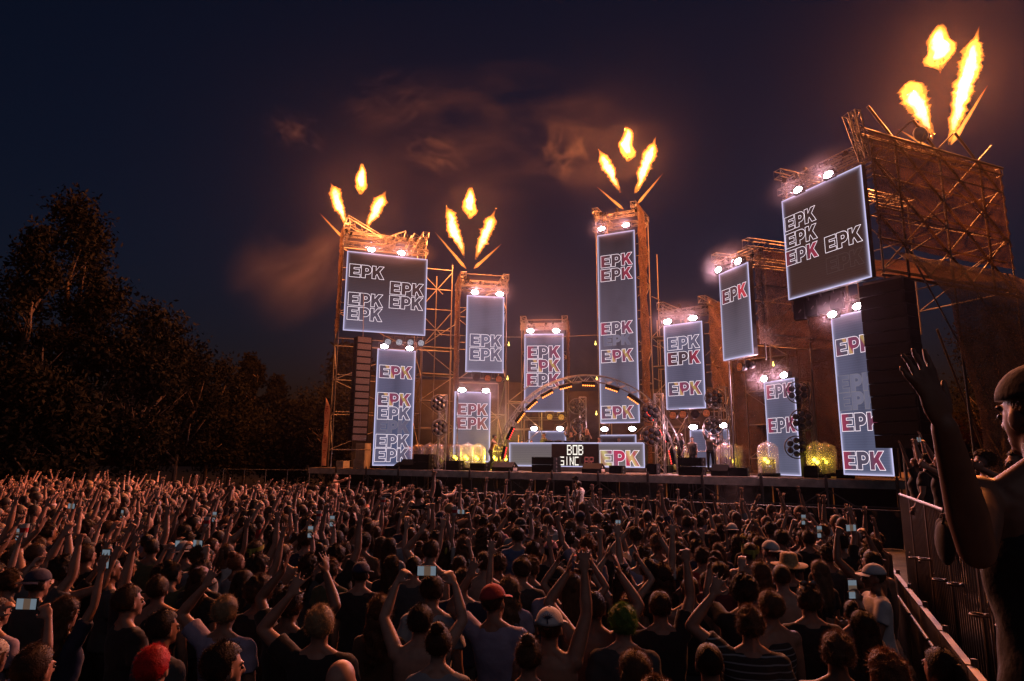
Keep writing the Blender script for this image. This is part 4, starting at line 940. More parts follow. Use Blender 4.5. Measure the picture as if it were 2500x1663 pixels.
# ------------------------------------------------------------------ trees
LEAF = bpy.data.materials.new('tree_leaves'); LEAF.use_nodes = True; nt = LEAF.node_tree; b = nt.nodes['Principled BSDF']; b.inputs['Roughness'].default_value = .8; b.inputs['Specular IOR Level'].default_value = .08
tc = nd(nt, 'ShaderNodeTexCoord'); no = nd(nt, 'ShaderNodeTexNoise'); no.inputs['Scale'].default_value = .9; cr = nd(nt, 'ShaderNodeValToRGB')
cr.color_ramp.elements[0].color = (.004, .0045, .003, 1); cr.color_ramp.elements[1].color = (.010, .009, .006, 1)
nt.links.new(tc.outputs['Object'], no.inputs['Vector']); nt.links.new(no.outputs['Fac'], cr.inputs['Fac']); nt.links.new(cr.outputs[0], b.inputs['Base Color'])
def tree(x, Y, ytop, wpx, label, kind='round', seed=1, n=3200):
    rg = np.random.default_rng(seed); P = at(x, 1100, Y); P.z = 0; H = at(x, ytop, Y).z; W = wpx / FPX * Y
    e = empty('poplar_tree' if kind == 'poplar' else 'broadleaf_tree', P, 0, label, 'tree', 'trees left of the stage' if x < 900 else 'trees right of the stage')
    mb = MB(); th = H * (.75 if kind == 'poplar' else .5); pr = None
    mb.tube((0, 0, -.1), (.1, 0, th), .035 * H ** .9 * .55, .06, 8)
    limbs = []
    for i in range(9):
        z0 = th * rg.uniform(.35, .95); a = rg.uniform(0, 6.28); l = W * .42 * rg.uniform(.5, 1)
        q = np.array((math.cos(a) * l, math.sin(a) * l, z0 + H * rg.uniform(.12, .3))); p0 = np.array((.05, 0, z0)); mid = (p0 + q) / 2 + rg.normal(0, .25, 3)
        mb.tube(p0, mid, .09, .06, 6); mb.tube(mid, q, .06, .025, 6); limbs.append(q)
        for k in range(2):
            q2 = mid + rg.normal(0, 1, 3) * W * .12 + np.array((0, 0, H * .08)); mb.tube(mid, q2, .035, .012, 5)
    mb.build('trunk', BARK, e, True)
    # clumps through the crown volume, then leaves in the clumps
    nc = 60; C = []
    for i in range(nc):
        if kind == 'poplar':
            f = rg.uniform(.12, 1); rr = W * .5 * (math.sin(math.pi * min(1, f * .9 + .08)) ** .7) * rg.uniform(.2, 1) ** .5; a = rg.uniform(0, 6.28)
            C.append((rr * math.cos(a), rr * math.sin(a), H * f * .97))
        else:
            v = rg.normal(0, 1, 3); v /= np.linalg.norm(v); rr = rg.uniform(.35, 1) ** .5
            C.append((v[0] * W * .5 * rr, v[1] * W * .4 * rr, H * .58 + v[2] * H * .40 * rr))
    C = np.array(C); idx = rg.integers(0, nc, n); sp = W * .085 if kind != 'poplar' else W * .1
    n = int(n * 2.2); idx = rg.integers(0, nc, n); ctr = C[idx] + rg.normal(0, 1, (n, 3)) * sp; ctr[:, 2] = np.clip(ctr[:, 2], .8, H * 1.02)
    sz = rg.uniform(.07, .17, n) * (1 if Y < 45 else 1.5); a = rg.normal(0, 1, (n, 3)); a /= np.linalg.norm(a, axis=1)[:, None]; c_ = np.cross(a, rg.normal(0, 1, (n, 3))); c_ /= np.linalg.norm(c_, axis=1)[:, None]
    V = np.stack([ctr - a * sz[:, None], ctr + c_ * sz[:, None] * .45, ctr + a * sz[:, None], ctr - c_ * sz[:, None] * .45], 1).reshape(-1, 3)
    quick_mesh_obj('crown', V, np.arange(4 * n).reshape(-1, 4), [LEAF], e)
def quick_mesh(name, V, Q, mats, midx=None, smooth=False, colors=None):
    me = bpy.data.meshes.new(name); Q = np.asarray(Q, np.int32); k = Q.shape[1]; nq = len(Q)
    me.vertices.add(len(V)); me.vertices.foreach_set('co', np.asarray(V, np.float32).ravel())
    me.loops.add(nq * k); me.loops.foreach_set('vertex_index', Q.ravel())
    me.polygons.add(nq); me.polygons.foreach_set('loop_start', np.arange(nq, dtype=np.int32) * k)
    if midx is not None: me.polygons.foreach_set('material_index', np.asarray(midx, np.int32))
    if smooth: me.polygons.foreach_set('use_smooth', np.ones(nq, bool))
    if colors is not None:
        at_ = me.color_attributes.new('Col', 'FLOAT_COLOR', 'POINT'); at_.data.foreach_set('color', np.asarray(colors, np.float32).ravel())
    for m in mats: me.materials.append(m)
    me.update(); me.validate(); return me
def quick_mesh_obj(name, V, Q, mats, parent=None, **kw): return mesh_obj(name, quick_mesh(name, V, Q, mats, **kw), parent)
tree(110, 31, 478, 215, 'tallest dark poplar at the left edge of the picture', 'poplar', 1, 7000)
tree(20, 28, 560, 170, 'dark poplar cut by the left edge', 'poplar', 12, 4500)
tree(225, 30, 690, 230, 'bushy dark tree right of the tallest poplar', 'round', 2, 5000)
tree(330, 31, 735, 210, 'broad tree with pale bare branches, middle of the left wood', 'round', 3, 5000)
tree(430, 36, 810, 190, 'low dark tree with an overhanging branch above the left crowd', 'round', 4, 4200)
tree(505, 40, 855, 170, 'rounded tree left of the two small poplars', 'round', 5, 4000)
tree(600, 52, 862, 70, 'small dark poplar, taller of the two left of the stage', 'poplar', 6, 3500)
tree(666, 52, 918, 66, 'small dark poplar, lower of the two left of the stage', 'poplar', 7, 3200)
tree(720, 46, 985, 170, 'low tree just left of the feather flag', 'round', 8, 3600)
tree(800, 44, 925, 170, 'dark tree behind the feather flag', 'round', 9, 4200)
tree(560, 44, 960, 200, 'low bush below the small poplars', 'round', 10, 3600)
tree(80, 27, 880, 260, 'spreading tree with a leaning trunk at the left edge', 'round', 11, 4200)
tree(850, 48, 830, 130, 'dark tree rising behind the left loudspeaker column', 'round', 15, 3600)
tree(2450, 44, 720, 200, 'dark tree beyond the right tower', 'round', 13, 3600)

# far fence left of the stage
fe = empty('site_fence', at_z(560, 1190, 0), 0, 'thin metal site fence in front of the left trees', 'fence')
A = at(545, 1160, 37); B = at(755, 1160, 36); fe.location = (A.x, A.y, 0); d = B - A; fe.rotation_euler = (0, 0, math.atan2(d.y, d.x)); Lf = math.hypot(d.x, d.y)
for i in range(5): pole('post', fe, (Lf * i / 4, 0, 0), (Lf * i / 4, 0, 2.0), .022, STEEL)
for z in (.2, 1.98): pole('rail', fe, (0, 0, z), (Lf, 0, z), .018, STEEL)

# ------------------------------------------------------------------ right platform, railing, barrier
FA, FB = Vector((3.3, 3.4, 0)), Vector((7.3, 12.3, 0)); FD = (FB - FA); FL_ = FD.length; FD.normalize(); FRZ = math.atan2(FD.y, FD.x)
plat = empty('viewing_platform', FA, FRZ, 'raised viewing platform behind the railing at the right', 'platform')
PLZ = 1.15
mb = MB(); mb.box((-2.2, -3.2, PLZ - .14), (FL_ + .2, -.10, PLZ)); mb.build('platform_floor', DECKTOP, plat)
for i in range(6):
    for y in (-.2, -3.0): pole('platform_leg', plat, (-2 + i * 2.2, y, 0), (-2 + i * 2.2, y, PLZ - .14), .04, STEEL)
rail = empty('platform_railing', FA, FRZ, 'tall railing of close upright bars along the viewing platform', 'railing')
RZT = 2.16
pole('top_rail', rail, (-2, 0, RZT), (FL_, 0, RZT), .026, RAILSTEEL); pole('bottom_rail', rail, (-2, 0, .35), (FL_, 0, .35), .022, RAILSTEEL)
k = 0; x = -2.0
while x < FL_:
    pole('bar', rail, (x, 0, .35), (x, 0, RZT), .0095 if k % 12 else .026, RAILSTEEL); x += .125; k += 1
q = MB(); q.box((-.09, -.05, .05), (.09, -.03, RZT - .05)); pm = q.mesh('upright_plank', FASCIA)
for x in (.55, 3.7, 6.9): mesh_obj('upright_plank', pm, rail, (x, 0, 0))
q = MB(); q.torus((0, .09, 0), .07, .014, 'z', 16, 5); q.box((-.02, -.01, -.02), (.02, .03, .02)); cp = q.mesh('coupler_ring', RAILSTEEL, True)
for i in range(9): mesh_obj('coupler_ring', cp, rail, (-.4 + i * 1.05, 0, 1.25 + .12 * (i % 2)))
bar = empty('crowd_barrier', FA, FRZ, 'low steel crowd barrier with a flat top ledge, along the railing', 'barrier')
q = MB(); q.box((0, .42, 1.08), (1.15, .48, 1.11)); q.box((.0, .455, .1), (1.15, .475, 1.08)); bpm = q.mesh('barrier_panel', RAILSTEEL)
for i in range(-1, 8): mesh_obj('barrier_panel', bpm, bar, (i * 1.2, 0, 0)); pole('panel_post', bar, (i * 1.2 - .025, .42, 0), (i * 1.2 - .025, .42, 1.16), .028, RAILSTEEL)
for i in range(-1, 8): pole('hand_rail', bar, (i * 1.2, .58, 1.0), (i * 1.2 + 1.1, .58, 1.0), .02, RAILSTEEL)
ris = empty('camera_riser', (.4, -.4, 0), 0, 'low wooden riser at the back of the crowd', 'platform')
RISZ = at(2535, 992, 1.72).z - 1.65
q = MB(); q.box((-2.2, -2.2, RISZ - .13), (1.85, 2.6, RISZ)); q.build('riser_floor', DECKTOP, ris)
for x in (-2, 0, 1.8):
    for y in (-2, .3, 2.6): pole('riser_leg', ris, (x * .95, y * .95, 0), (x * .95, y * .95, RISZ - .13), .035, STEEL)

# ------------------------------------------------------------------ people: bodies
def unit(v): v = np.array(v, float); return v / np.linalg.norm(v)
def hand(mb, segs, wrist, d, nrm, kind, side, full=True):
    """palm and five fingers; d along the hand, nrm palm normal"""
    d = unit(d); nrm = unit(np.array(nrm) - d * np.dot(nrm, d)); w = np.cross(d, nrm) * side
    Rm = np.stack([w, nrm, d], 1)
    pc = wrist + d * .05
    mb.ell(pc, (.041, .017, .056), 10, 8, Rm=Rm); segs.append((wrist, wrist + d * .1, .035, 0))
    curl = {'open': .12, 'relax': .5, 'fist': 1.5, 'grip': .95, 'point': 1.5}[kind]
    ln = (.072, .08, .075, .058)
    for i in range(4):
        sp = (i - 1.5) * (.22 if kind == 'open' else .05)
        c_ = .05 if (kind == 'point' and i == 0) else curl
        base = wrist + d * .092 + w * ((1.5 - i) * .0205)
        d1 = unit(d * math.cos(c_) + nrm * math.sin(c_) - w * sp); d2 = unit(d * math.cos(c_ * 1.9) + nrm * math.sin(c_ * 1.9) - w * sp)
        p1 = base + d1 * ln[i] * .52; p2 = p1 + d2 * ln[i] * .5
        mb.tube(base - d1 * .015, p1, .0098, .0095, 7); mb.tube(p1 - d1 * .004, p2, .0095, .0072, 7); mb.ell(p2, (.0078,) * 3, 6, 5)
        segs.append((base, p2, .01, 0))
    tb = wrist + d * .03 + w * .032; td = unit(d * .72 + w * .75 + nrm * (.2 if kind == 'open' else .6)); t1 = tb + td * .036; td2 = unit(td + d * .5 + nrm * (.0 if kind == 'open' else .6) - w * (.0 if kind == 'open' else .5))
    mb.tube(tb - td * .012, t1, .0135, .0115, 7); mb.tube(t1 - td * .004, t1 + td2 * .034, .0112, .0085, 7); segs.append((tb, t1 + td2 * .034, .01, 0))
    return pc + d * .035 + nrm * .025
TORSO_M = [(.84, 0, .150, .112), (.92, 0, .168, .122), (1.00, .0, .158, .112), (1.08, .005, .150, .104), (1.18, .012, .164, .112), (1.28, .012, .178, .118), (1.36, .004, .182, .108), (1.415, -.008, .160, .088), (1.452, -.014, .105, .068), (1.475, -.014, .062, .058)]
TORSO_F = [(.84, 0, .158, .118), (.92, 0, .172, .125), (1.00, 0, .150, .106), (1.08, .004, .128, .092), (1.18, .016, .140, .106), (1.28, .022, .152, .118), (1.36, .002, .156, .098), (1.415, -.008, .140, .080), (1.452, -.014, .090, .062), (1.475, -.014, .054, .052)]
def torso_rings(T, inf=0., zlo=0, zhi=9, n=22, wob=0., flare=0.):
    out = []
    t = np.arange(n) * 2 * math.pi / n
    for z, cy, rx, ry in T:
        if z < zlo or z > zhi: continue
        f = flare * max(0, (1.1 - z) / .25)
        c, s = np.cos(t), np.sin(t)
        sgn = np.sign(c) * np.abs(c) ** .85
        k = 1 + wob * np.sin(t * 5 + z * 31) + wob * .7 * np.sin(t * 3 - z * 47)
        out.append(np.stack([(rx + inf + f) * sgn * k, cy + (ry + inf + f) * s * k, np.full(n, z)], 1))
    return np.array(out)
# pose: per arm (upper dir, fore dir, hand dir or None, palm normal, hand kind); x is outward for both sides
PO = {
    'down': [((.16, .02, -1), (.06, .28, -.95), None, (-1, 0, 0), 'relax')] * 2,
    'one_up': [((.28, .18, .95), (-.05, .16, 1), None, (0, 1, 0), 'open'), ((.18, .05, -1), (.0, .5, -.85), None, (-1, 0, 0), 'relax')],
    'both_up': [((.38, .12, .92), (.08, .14, 1), None, (0, 1, .1), 'open'), ((.42, .2, .88), (.02, .25, .97), None, (0, 1, .1), 'open')],
    'clap': [((.62, .25, .74), (-.56, .28, .80), (-.25, .15, 1), (-1, .15, 0), 'open'), ((.60, .3, .74), (-.54, .28, .82), (-.25, .1, 1), (-1, .2, 0), 'open')],
    'phone_two': [((.42, .55, .62), (-.28, .28, .92), (-.5, .1, .8), (-.5, .6, -.2), 'grip'), ((.42, .52, .64), (-.28, .28, .92), (-.5, .1, .8), (-.5, .6, -.2), 'grip')],
    'phone_one': [((.25, .80, .30), (-.18, .30, .93), None, (-.7, -.4, 0), 'grip'), ((.2, .05, -1), (-.05, .6, -.7), None, (-1, 0, 0), 'relax')],
    'fist': [((.34, .30, .86), (-.04, .10, 1), None, (0, 1, 0), 'fist'), ((.25, .1, -.95), (-.2, .8, .2), None, (-1, 0, 0), 'relax')],
    'bent_up': [((.78, .12, .60), (-.62, .10, .78), (-.4, .2, .85), (-.2, 1, 0), 'open'), ((.18, .05, -1), (.0, .4, -.9), None, (-1, 0, 0), 'relax')],
    'point': [((.20, .38, .88), (-.05, .30, .95), None, (0, 1, 0), 'point'), ((.55, .5, -.35), (-.15, .6, .75), None, (-.5, -.6, 0), 'grip')],
    'reach_up': [((.18, .75, .60), (-.12, .55, .82), None, (0, 1, -.3), 'open'), ((.2, .1, -.95), (-.1, .7, .1), None, (-1, 0, 0), 'relax')],
    'wide_up': [((.86, .22, .42), (.05, .25, .95), None, (0, 1, 0), 'open'), ((.60, .35, .70), (-.15, .3, .92), None, (0, 1, 0), 'relax')],
    'half_up': [((.50, .60, .12), (-.28, .38, .88), None, (-.3, .9, 0), 'relax'), ((.22, .05, -1), (.0, .6, -.7), None, (-1, 0, 0), 'relax')],
    'slant_up': [((.62, .30, .72), (.30, .25, .90), None, (0, 1, 0), 'point'), ((.2, .05, -1), (.0, .4, -.9), None, (-1, 0, 0), 'relax')],
    'front': [((.20, .34, -.90), (-.15, .85, .25), None, (-1, 0, .3), 'grip'), ((.22, .22, -.95), (-.18, .9, .10), None, (-1, 0, .3), 'relax')],
}
PENDING = []; ANCH = {}; BODY = {}; SHIRT = {}; TANK = {}
def build_body(key, fem, arms, legs='stand', voxel=.0098, lean=0.):
    T = TORSO_F if fem else TORSO_M; k = .9 if fem else 1.
    mb = MB(); segs = []
    mb.rings(torso_rings(T)); segs.append((np.array((0, 0, 1.02)), np.array((0, 0, 1.44)), .145, 0)); segs.append((np.array((-.06, 0, .9)), np.array((.06, 0, .9)), .135, 1))
    # neck and head: skull, face, jaw, nose, brow, lips, ears
    mb.tube((0, -.02, 1.43), (0, -.004, 1.575), .058 * (k * .97), .054 * k, 14); mb.ell((0, -.012, 1.652), (.075, .096, .088), 18, 14)
    mb.ell((0, .026, 1.612), (.062, .068, .078), 16, 12); mb.ell((0, .043, 1.566), (.046, .045, .044), 14, 10); mb.ell((0, .078, 1.536), (.022, .017, .017), 8, 6)
    mb.tube((0, .090, 1.640), (0, .112, 1.597), .009, .015, 8); mb.ell((0, .106, 1.598), (.017, .015, .012), 8, 6)
    for sx_ in (-1, 1): mb.ell((sx_ * .030, .082, 1.650), (.026, .012, .010), 8, 6); mb.ell((sx_ * .076, -.002, 1.612), (.009, .022, .032), 8, 8)
    mb.ell((0, .090, 1.566), (.023, .010, .007), 8, 6); mb.ell((0, .087, 1.554), (.020, .010, .007), 8, 6)
    segs.append((np.array((0, 0, 1.5)), np.array((0, 0, 1.68)), .08, 0))
    for sx_ in (-1, 1): mb.tube((sx_ * .025, -.028, 1.505), (sx_ * .135 * k, -.012, 1.415), .036, .05 * k, 10)
    anc = {}; sleeves = []
    for si, side in enumerate((1, -1)):
        a = arms[si]
        if isinstance(a, dict): sh, el, wr, hd_, nrm, kind = a['sh'], a['el'], a['wr'], a['hd'], a['n'], a['k']; sh, el, wr = map(lambda q: np.array(q, float), (sh, el, wr)); ud = unit(el - sh)
        else:
            ud, fd, hd_, nrm, kind = a; mir = np.array((side, 1, 1)); ud = unit(np.array(ud) * mir); fd = unit(np.array(fd) * mir); nrm = np.array(nrm) * mir
            up = max(0, ud[2]); shx = (.158 if fem else .182) - .028 * up
            sh = np.array((side * shx, -.005 + .02 * ud[1], 1.395 + .055 * up)); el = sh + ud * .285 * (.95 if fem else 1); wr = el + fd * .255 * (.95 if fem else 1)
            hd_ = unit(np.array(hd_) * mir) if hd_ is not None else fd
        fd = unit(wr - el)
        r0 = (.046 if fem else .056)
        mb.ell(sh, (r0 * 1.12,) * 3, 12, 8)
        ins = np.array((side * .09, -.008, 1.385)); mb.tube(ins, sh, .07 * k, r0 * 1.05, 12)
        mid = sh + (el - sh) * .45; mb.tube(sh, mid, r0, r0 * .93, 12); mb.tube(mid, el, r0 * .93, r0 * .70, 12); mb.ell(el, (r0 * .71,) * 3, 10, 8)
        fm = el + (wr - el) * .3; mb.tube(el, fm, r0 * .70, r0 * .76, 12); mb.tube(fm, wr, r0 * .76, .0255 * (k + .02), 12); mb.ell(wr, (.0258,) * 3, 10, 6)
        segs.append((sh, el, r0, 0)); segs.append((el, wr, .035, 0))
        anc['r' if side == 1 else 'l'] = (hand(mb, segs, wr, hd_, nrm, kind, side), unit(hd_), unit(nrm))
        sleeves.append((sh, el, side, r0, ins))
    for side in (1, -1):
        if legs == 'stand': hip, kn, an, toe = (side * .09, 0, .90), (side * .105, .02, .48), (side * .11, -.02, .09), (side * .125, .16, .035)
        elif legs == 'ride': hip, kn, an, toe = (side * .09, .0, .90), (side * .17, .40, .86), (side * .15, .40, .46), (side * .15, .52, .42)
        else: hip, kn, an, toe = legs[0 if side == 1 else 1]
        hip, kn, an, toe = [np.array(q, float) for q in (hip, kn, an, toe)]
        mb.tube(hip, kn, .094 * (.97 if fem else 1), .066, 12); mb.ell(kn, (.066,) * 3, 10, 8); mb.tube(kn, an, .066, .052, 12); mb.ell(an, (.05,) * 3, 8, 6); mb.tube(an + np.array((0, -.03, -.045)), toe, .045, .036, 10); mb.ell(toe, (.04, .06, .032), 8, 6)
        segs += [(hip, kn, .09, 1), (kn, an, .06, 1), (an, toe, .05, 2)]
    PENDING.append((key, mb, segs, voxel, 'body')); ANCH[key] = anc
    # t-shirt: loose torso shell with sleeves
    sb = MB(); sb.rings(torso_rings(T, .016, .88, 1.46, 26, .018, .014))
    for sx_ in (-1, 1): sb.tube((sx_ * .045, -.028, 1.468), (sx_ * .135 * k, -.012, 1.418), .040, .06 * k, 10)
    for sh, el, side, r0, ins in sleeves:
        e_ = sh + (el - sh) * .58; sb.tube(ins, sh, .082, r0 * 1.3, 14); sb.ell(sh, (r0 * 1.33,) * 3, 12, 8); sb.tube(sh, e_, r0 * 1.3, r0 * 1.36, 14)
    PENDING.append((key, sb, None, .0135, 'shirt'))
    tb = MB(); T2 = [(z, cy, rx * (1 if z < 1.3 else (.80 if z < 1.4 else .72)), ry) for z, cy, rx, ry in T]
    tb.rings(torso_rings(T2, .012, .9, 1.43, 24, .012))
    for sx_ in (-1, 1): tb.tube((sx_ * .085, -.02, 1.38), (sx_ * .075, -.02, 1.462), .045, .028, 10)
    PENDING.append((key, tb, None, .0135, 'tank'))
def flush_bodies():
    tmp = []
    for key, mb, segs, vox, what in PENDING:
        me = mb.mesh('tmp', []); o = bpy.data.objects.new('tmp', me); COL.objects.link(o)
        r_ = o.modifiers.new('r', 'REMESH'); r_.mode = 'VOXEL'; r_.voxel_size = vox
        s_ = o.modifiers.new('s', 'SMOOTH'); s_.factor = .5; s_.iterations = 2 if what == 'body' else 4
        tmp.append((o, me))
    dg = bpy.context.evaluated_depsgraph_get()
    for (o, me), (key, mb, segs, vox, what) in zip(tmp, PENDING):
        ev = o.evaluated_get(dg).to_mesh(); nv = len(ev.vertices); V = np.empty(nv * 3, np.float32); ev.vertices.foreach_get('co', V); V = V.reshape(-1, 3)
        Q = np.empty(len(ev.loops), np.int32); ev.loops.foreach_get('vertex_index', Q); Q = Q.reshape(-1, 4)
        if what == 'body':
            C = V[Q].mean(1); best = np.full(len(C), 9.); lab = np.zeros(len(C), np.int32)
            for a, b, r0, l in segs:
                ab = b - a; t_ = np.clip(((C - a) @ ab) / max(1e-9, ab @ ab), 0, 1); d_ = np.linalg.norm(C - (a + t_[:, None] * ab), axis=1) - r0
                m_ = d_ < best; best[m_] = d_[m_]; lab[m_] = l
            eb = MB()
            for sx_ in (-1, 1): eb.ell((sx_ * .031, .086, 1.626), (.015, .010, .009), 8, 6)
            EV = np.vstack(eb.v); EQ = np.array([f for f in eb.f if len(f) == 4]) + nv
            V2 = np.vstack([V, EV]); Q2 = np.vstack([Q, EQ]); lab = np.concatenate([lab, np.full(len(EQ), 2)])
            BODY[key] = quick_mesh('body', V2, Q2, [SKINS[0], TROU[0], SHOE], lab, True)
        else:
            nz_ = np.array([noise.noise(Vector(v) * 9.0) for v in V[::1]]) if len(V) < 1 else np.sin(V[:, 2] * 38 + V[:, 0] * 17) * np.sin(V[:, 0] * 23 + V[:, 1] * 31 + V[:, 2] * 11)
            V = V + np.stack([V[:, 0], V[:, 1], V[:, 2] * 0], 1) * (nz_ * .022)[:, None]
            (SHIRT if what == 'shirt' else TANK)[key] = quick_mesh('shirt', V, Q, [CLOTH['black']], None, True)
        o.evaluated_get(dg).to_mesh_clear()
    for o, me in tmp: bpy.data.objects.remove(o); bpy.data.meshes.remove(me)
    PENDING.clear()
SKINS = [mat('skin_tan', (.36, .19, .13), .5, 0, .15, 14.), mat('skin_light', (.44, .26, .19), .5, 0, .15, 14.), mat('skin_deep', (.22, .115, .075), .5, 0, .15, 14.)]
SHOE = mat('shoe', (.03, .03, .03), .5)
TROU = [mat('trousers_black', (.025, .025, .03), .85), mat('trousers_denim', (.05, .07, .13), .85), mat('trousers_khaki', (.22, .17, .11), .85), mat('trousers_grey', (.12, .12, .12), .85)]
CLOTH = {n: mat('cloth_' + n.replace(' ', '_'), c, .85, 0, .18, 7., .25, 30., sheen=.1) for n, c in {
    'black': (.018, .018, .02), 'dark grey': (.07, .07, .075), 'navy': (.025, .03, .07), 'white': (.62, .6, .6), 'lavender': (.40, .34, .46), 'red': (.38, .03, .035), 'olive': (.10, .10, .05),
    'light grey': (.32, .32, .34), 'maroon': (.13, .02, .03), 'blue': (.10, .16, .30), 'pink': (.5, .22, .28), 'brown': (.14, .08, .05)}.items()}
def stripes_mat():
    m = bpy.data.materials.new('cloth_striped'); m.use_nodes = True; nt = m.node_tree; b = nt.nodes['Principled BSDF']; b.inputs['Roughness'].default_value = .85
    tc = nd(nt, 'ShaderNodeTexCoord'); w_ = nd(nt, 'ShaderNodeTexWave', wave_type='BANDS', bands_direction='Z'); w_.inputs['Scale'].default_value = 7; cr = nd(nt, 'ShaderNodeValToRGB')
    cr.color_ramp.elements[0].color = (.02, .022, .025, 1); cr.color_ramp.elements[1].color = (.30, .32, .34, 1); cr.color_ramp.elements[0].position = .86; cr.color_ramp.elements[1].position = .95
    nt.links.new(tc.outputs['Object'], w_.inputs['Vector']); nt.links.new(w_.outputs['Fac'], cr.inputs[0]); nt.links.new(cr.outputs[0], b.inputs['Base Color']); return m
CLOTH['striped'] = stripes_mat()
def hair_mat(name, col):
    m = mat('hair_' + name, col, .5, 0, .35, 30., .5, 120., .28); nt = m.node_tree; b = nt.nodes['Principled BSDF']
    tr = nd(nt, 'ShaderNodeBsdfTranslucent'); tr.inputs[0].default_value = (*[min(1, c * 1.5) for c in col], 1); mx = nd(nt, 'ShaderNodeMixShader'); mx.inputs[0].default_value = .22
    nt.links.new(b.outputs[0], mx.inputs[1]); nt.links.new(tr.outputs[0], mx.inputs[2]); nt.links.new(mx.outputs[0], nt.nodes['Material Output'].inputs['Surface']); return m
HAIRC = {n: hair_mat(n.replace(' ', '_'), c) for n, c in {'black': (.018, .013, .01), 'dark brown': (.05, .028, .016), 'brown': (.11, .06, .032), 'light brown': (.16, .10, .06), 'blond': (.32, .22, .12), 'red dyed': (.55, .012, .016), 'green dyed': (.10, .20, .03), 'ginger': (.15, .065, .03)}.items()}

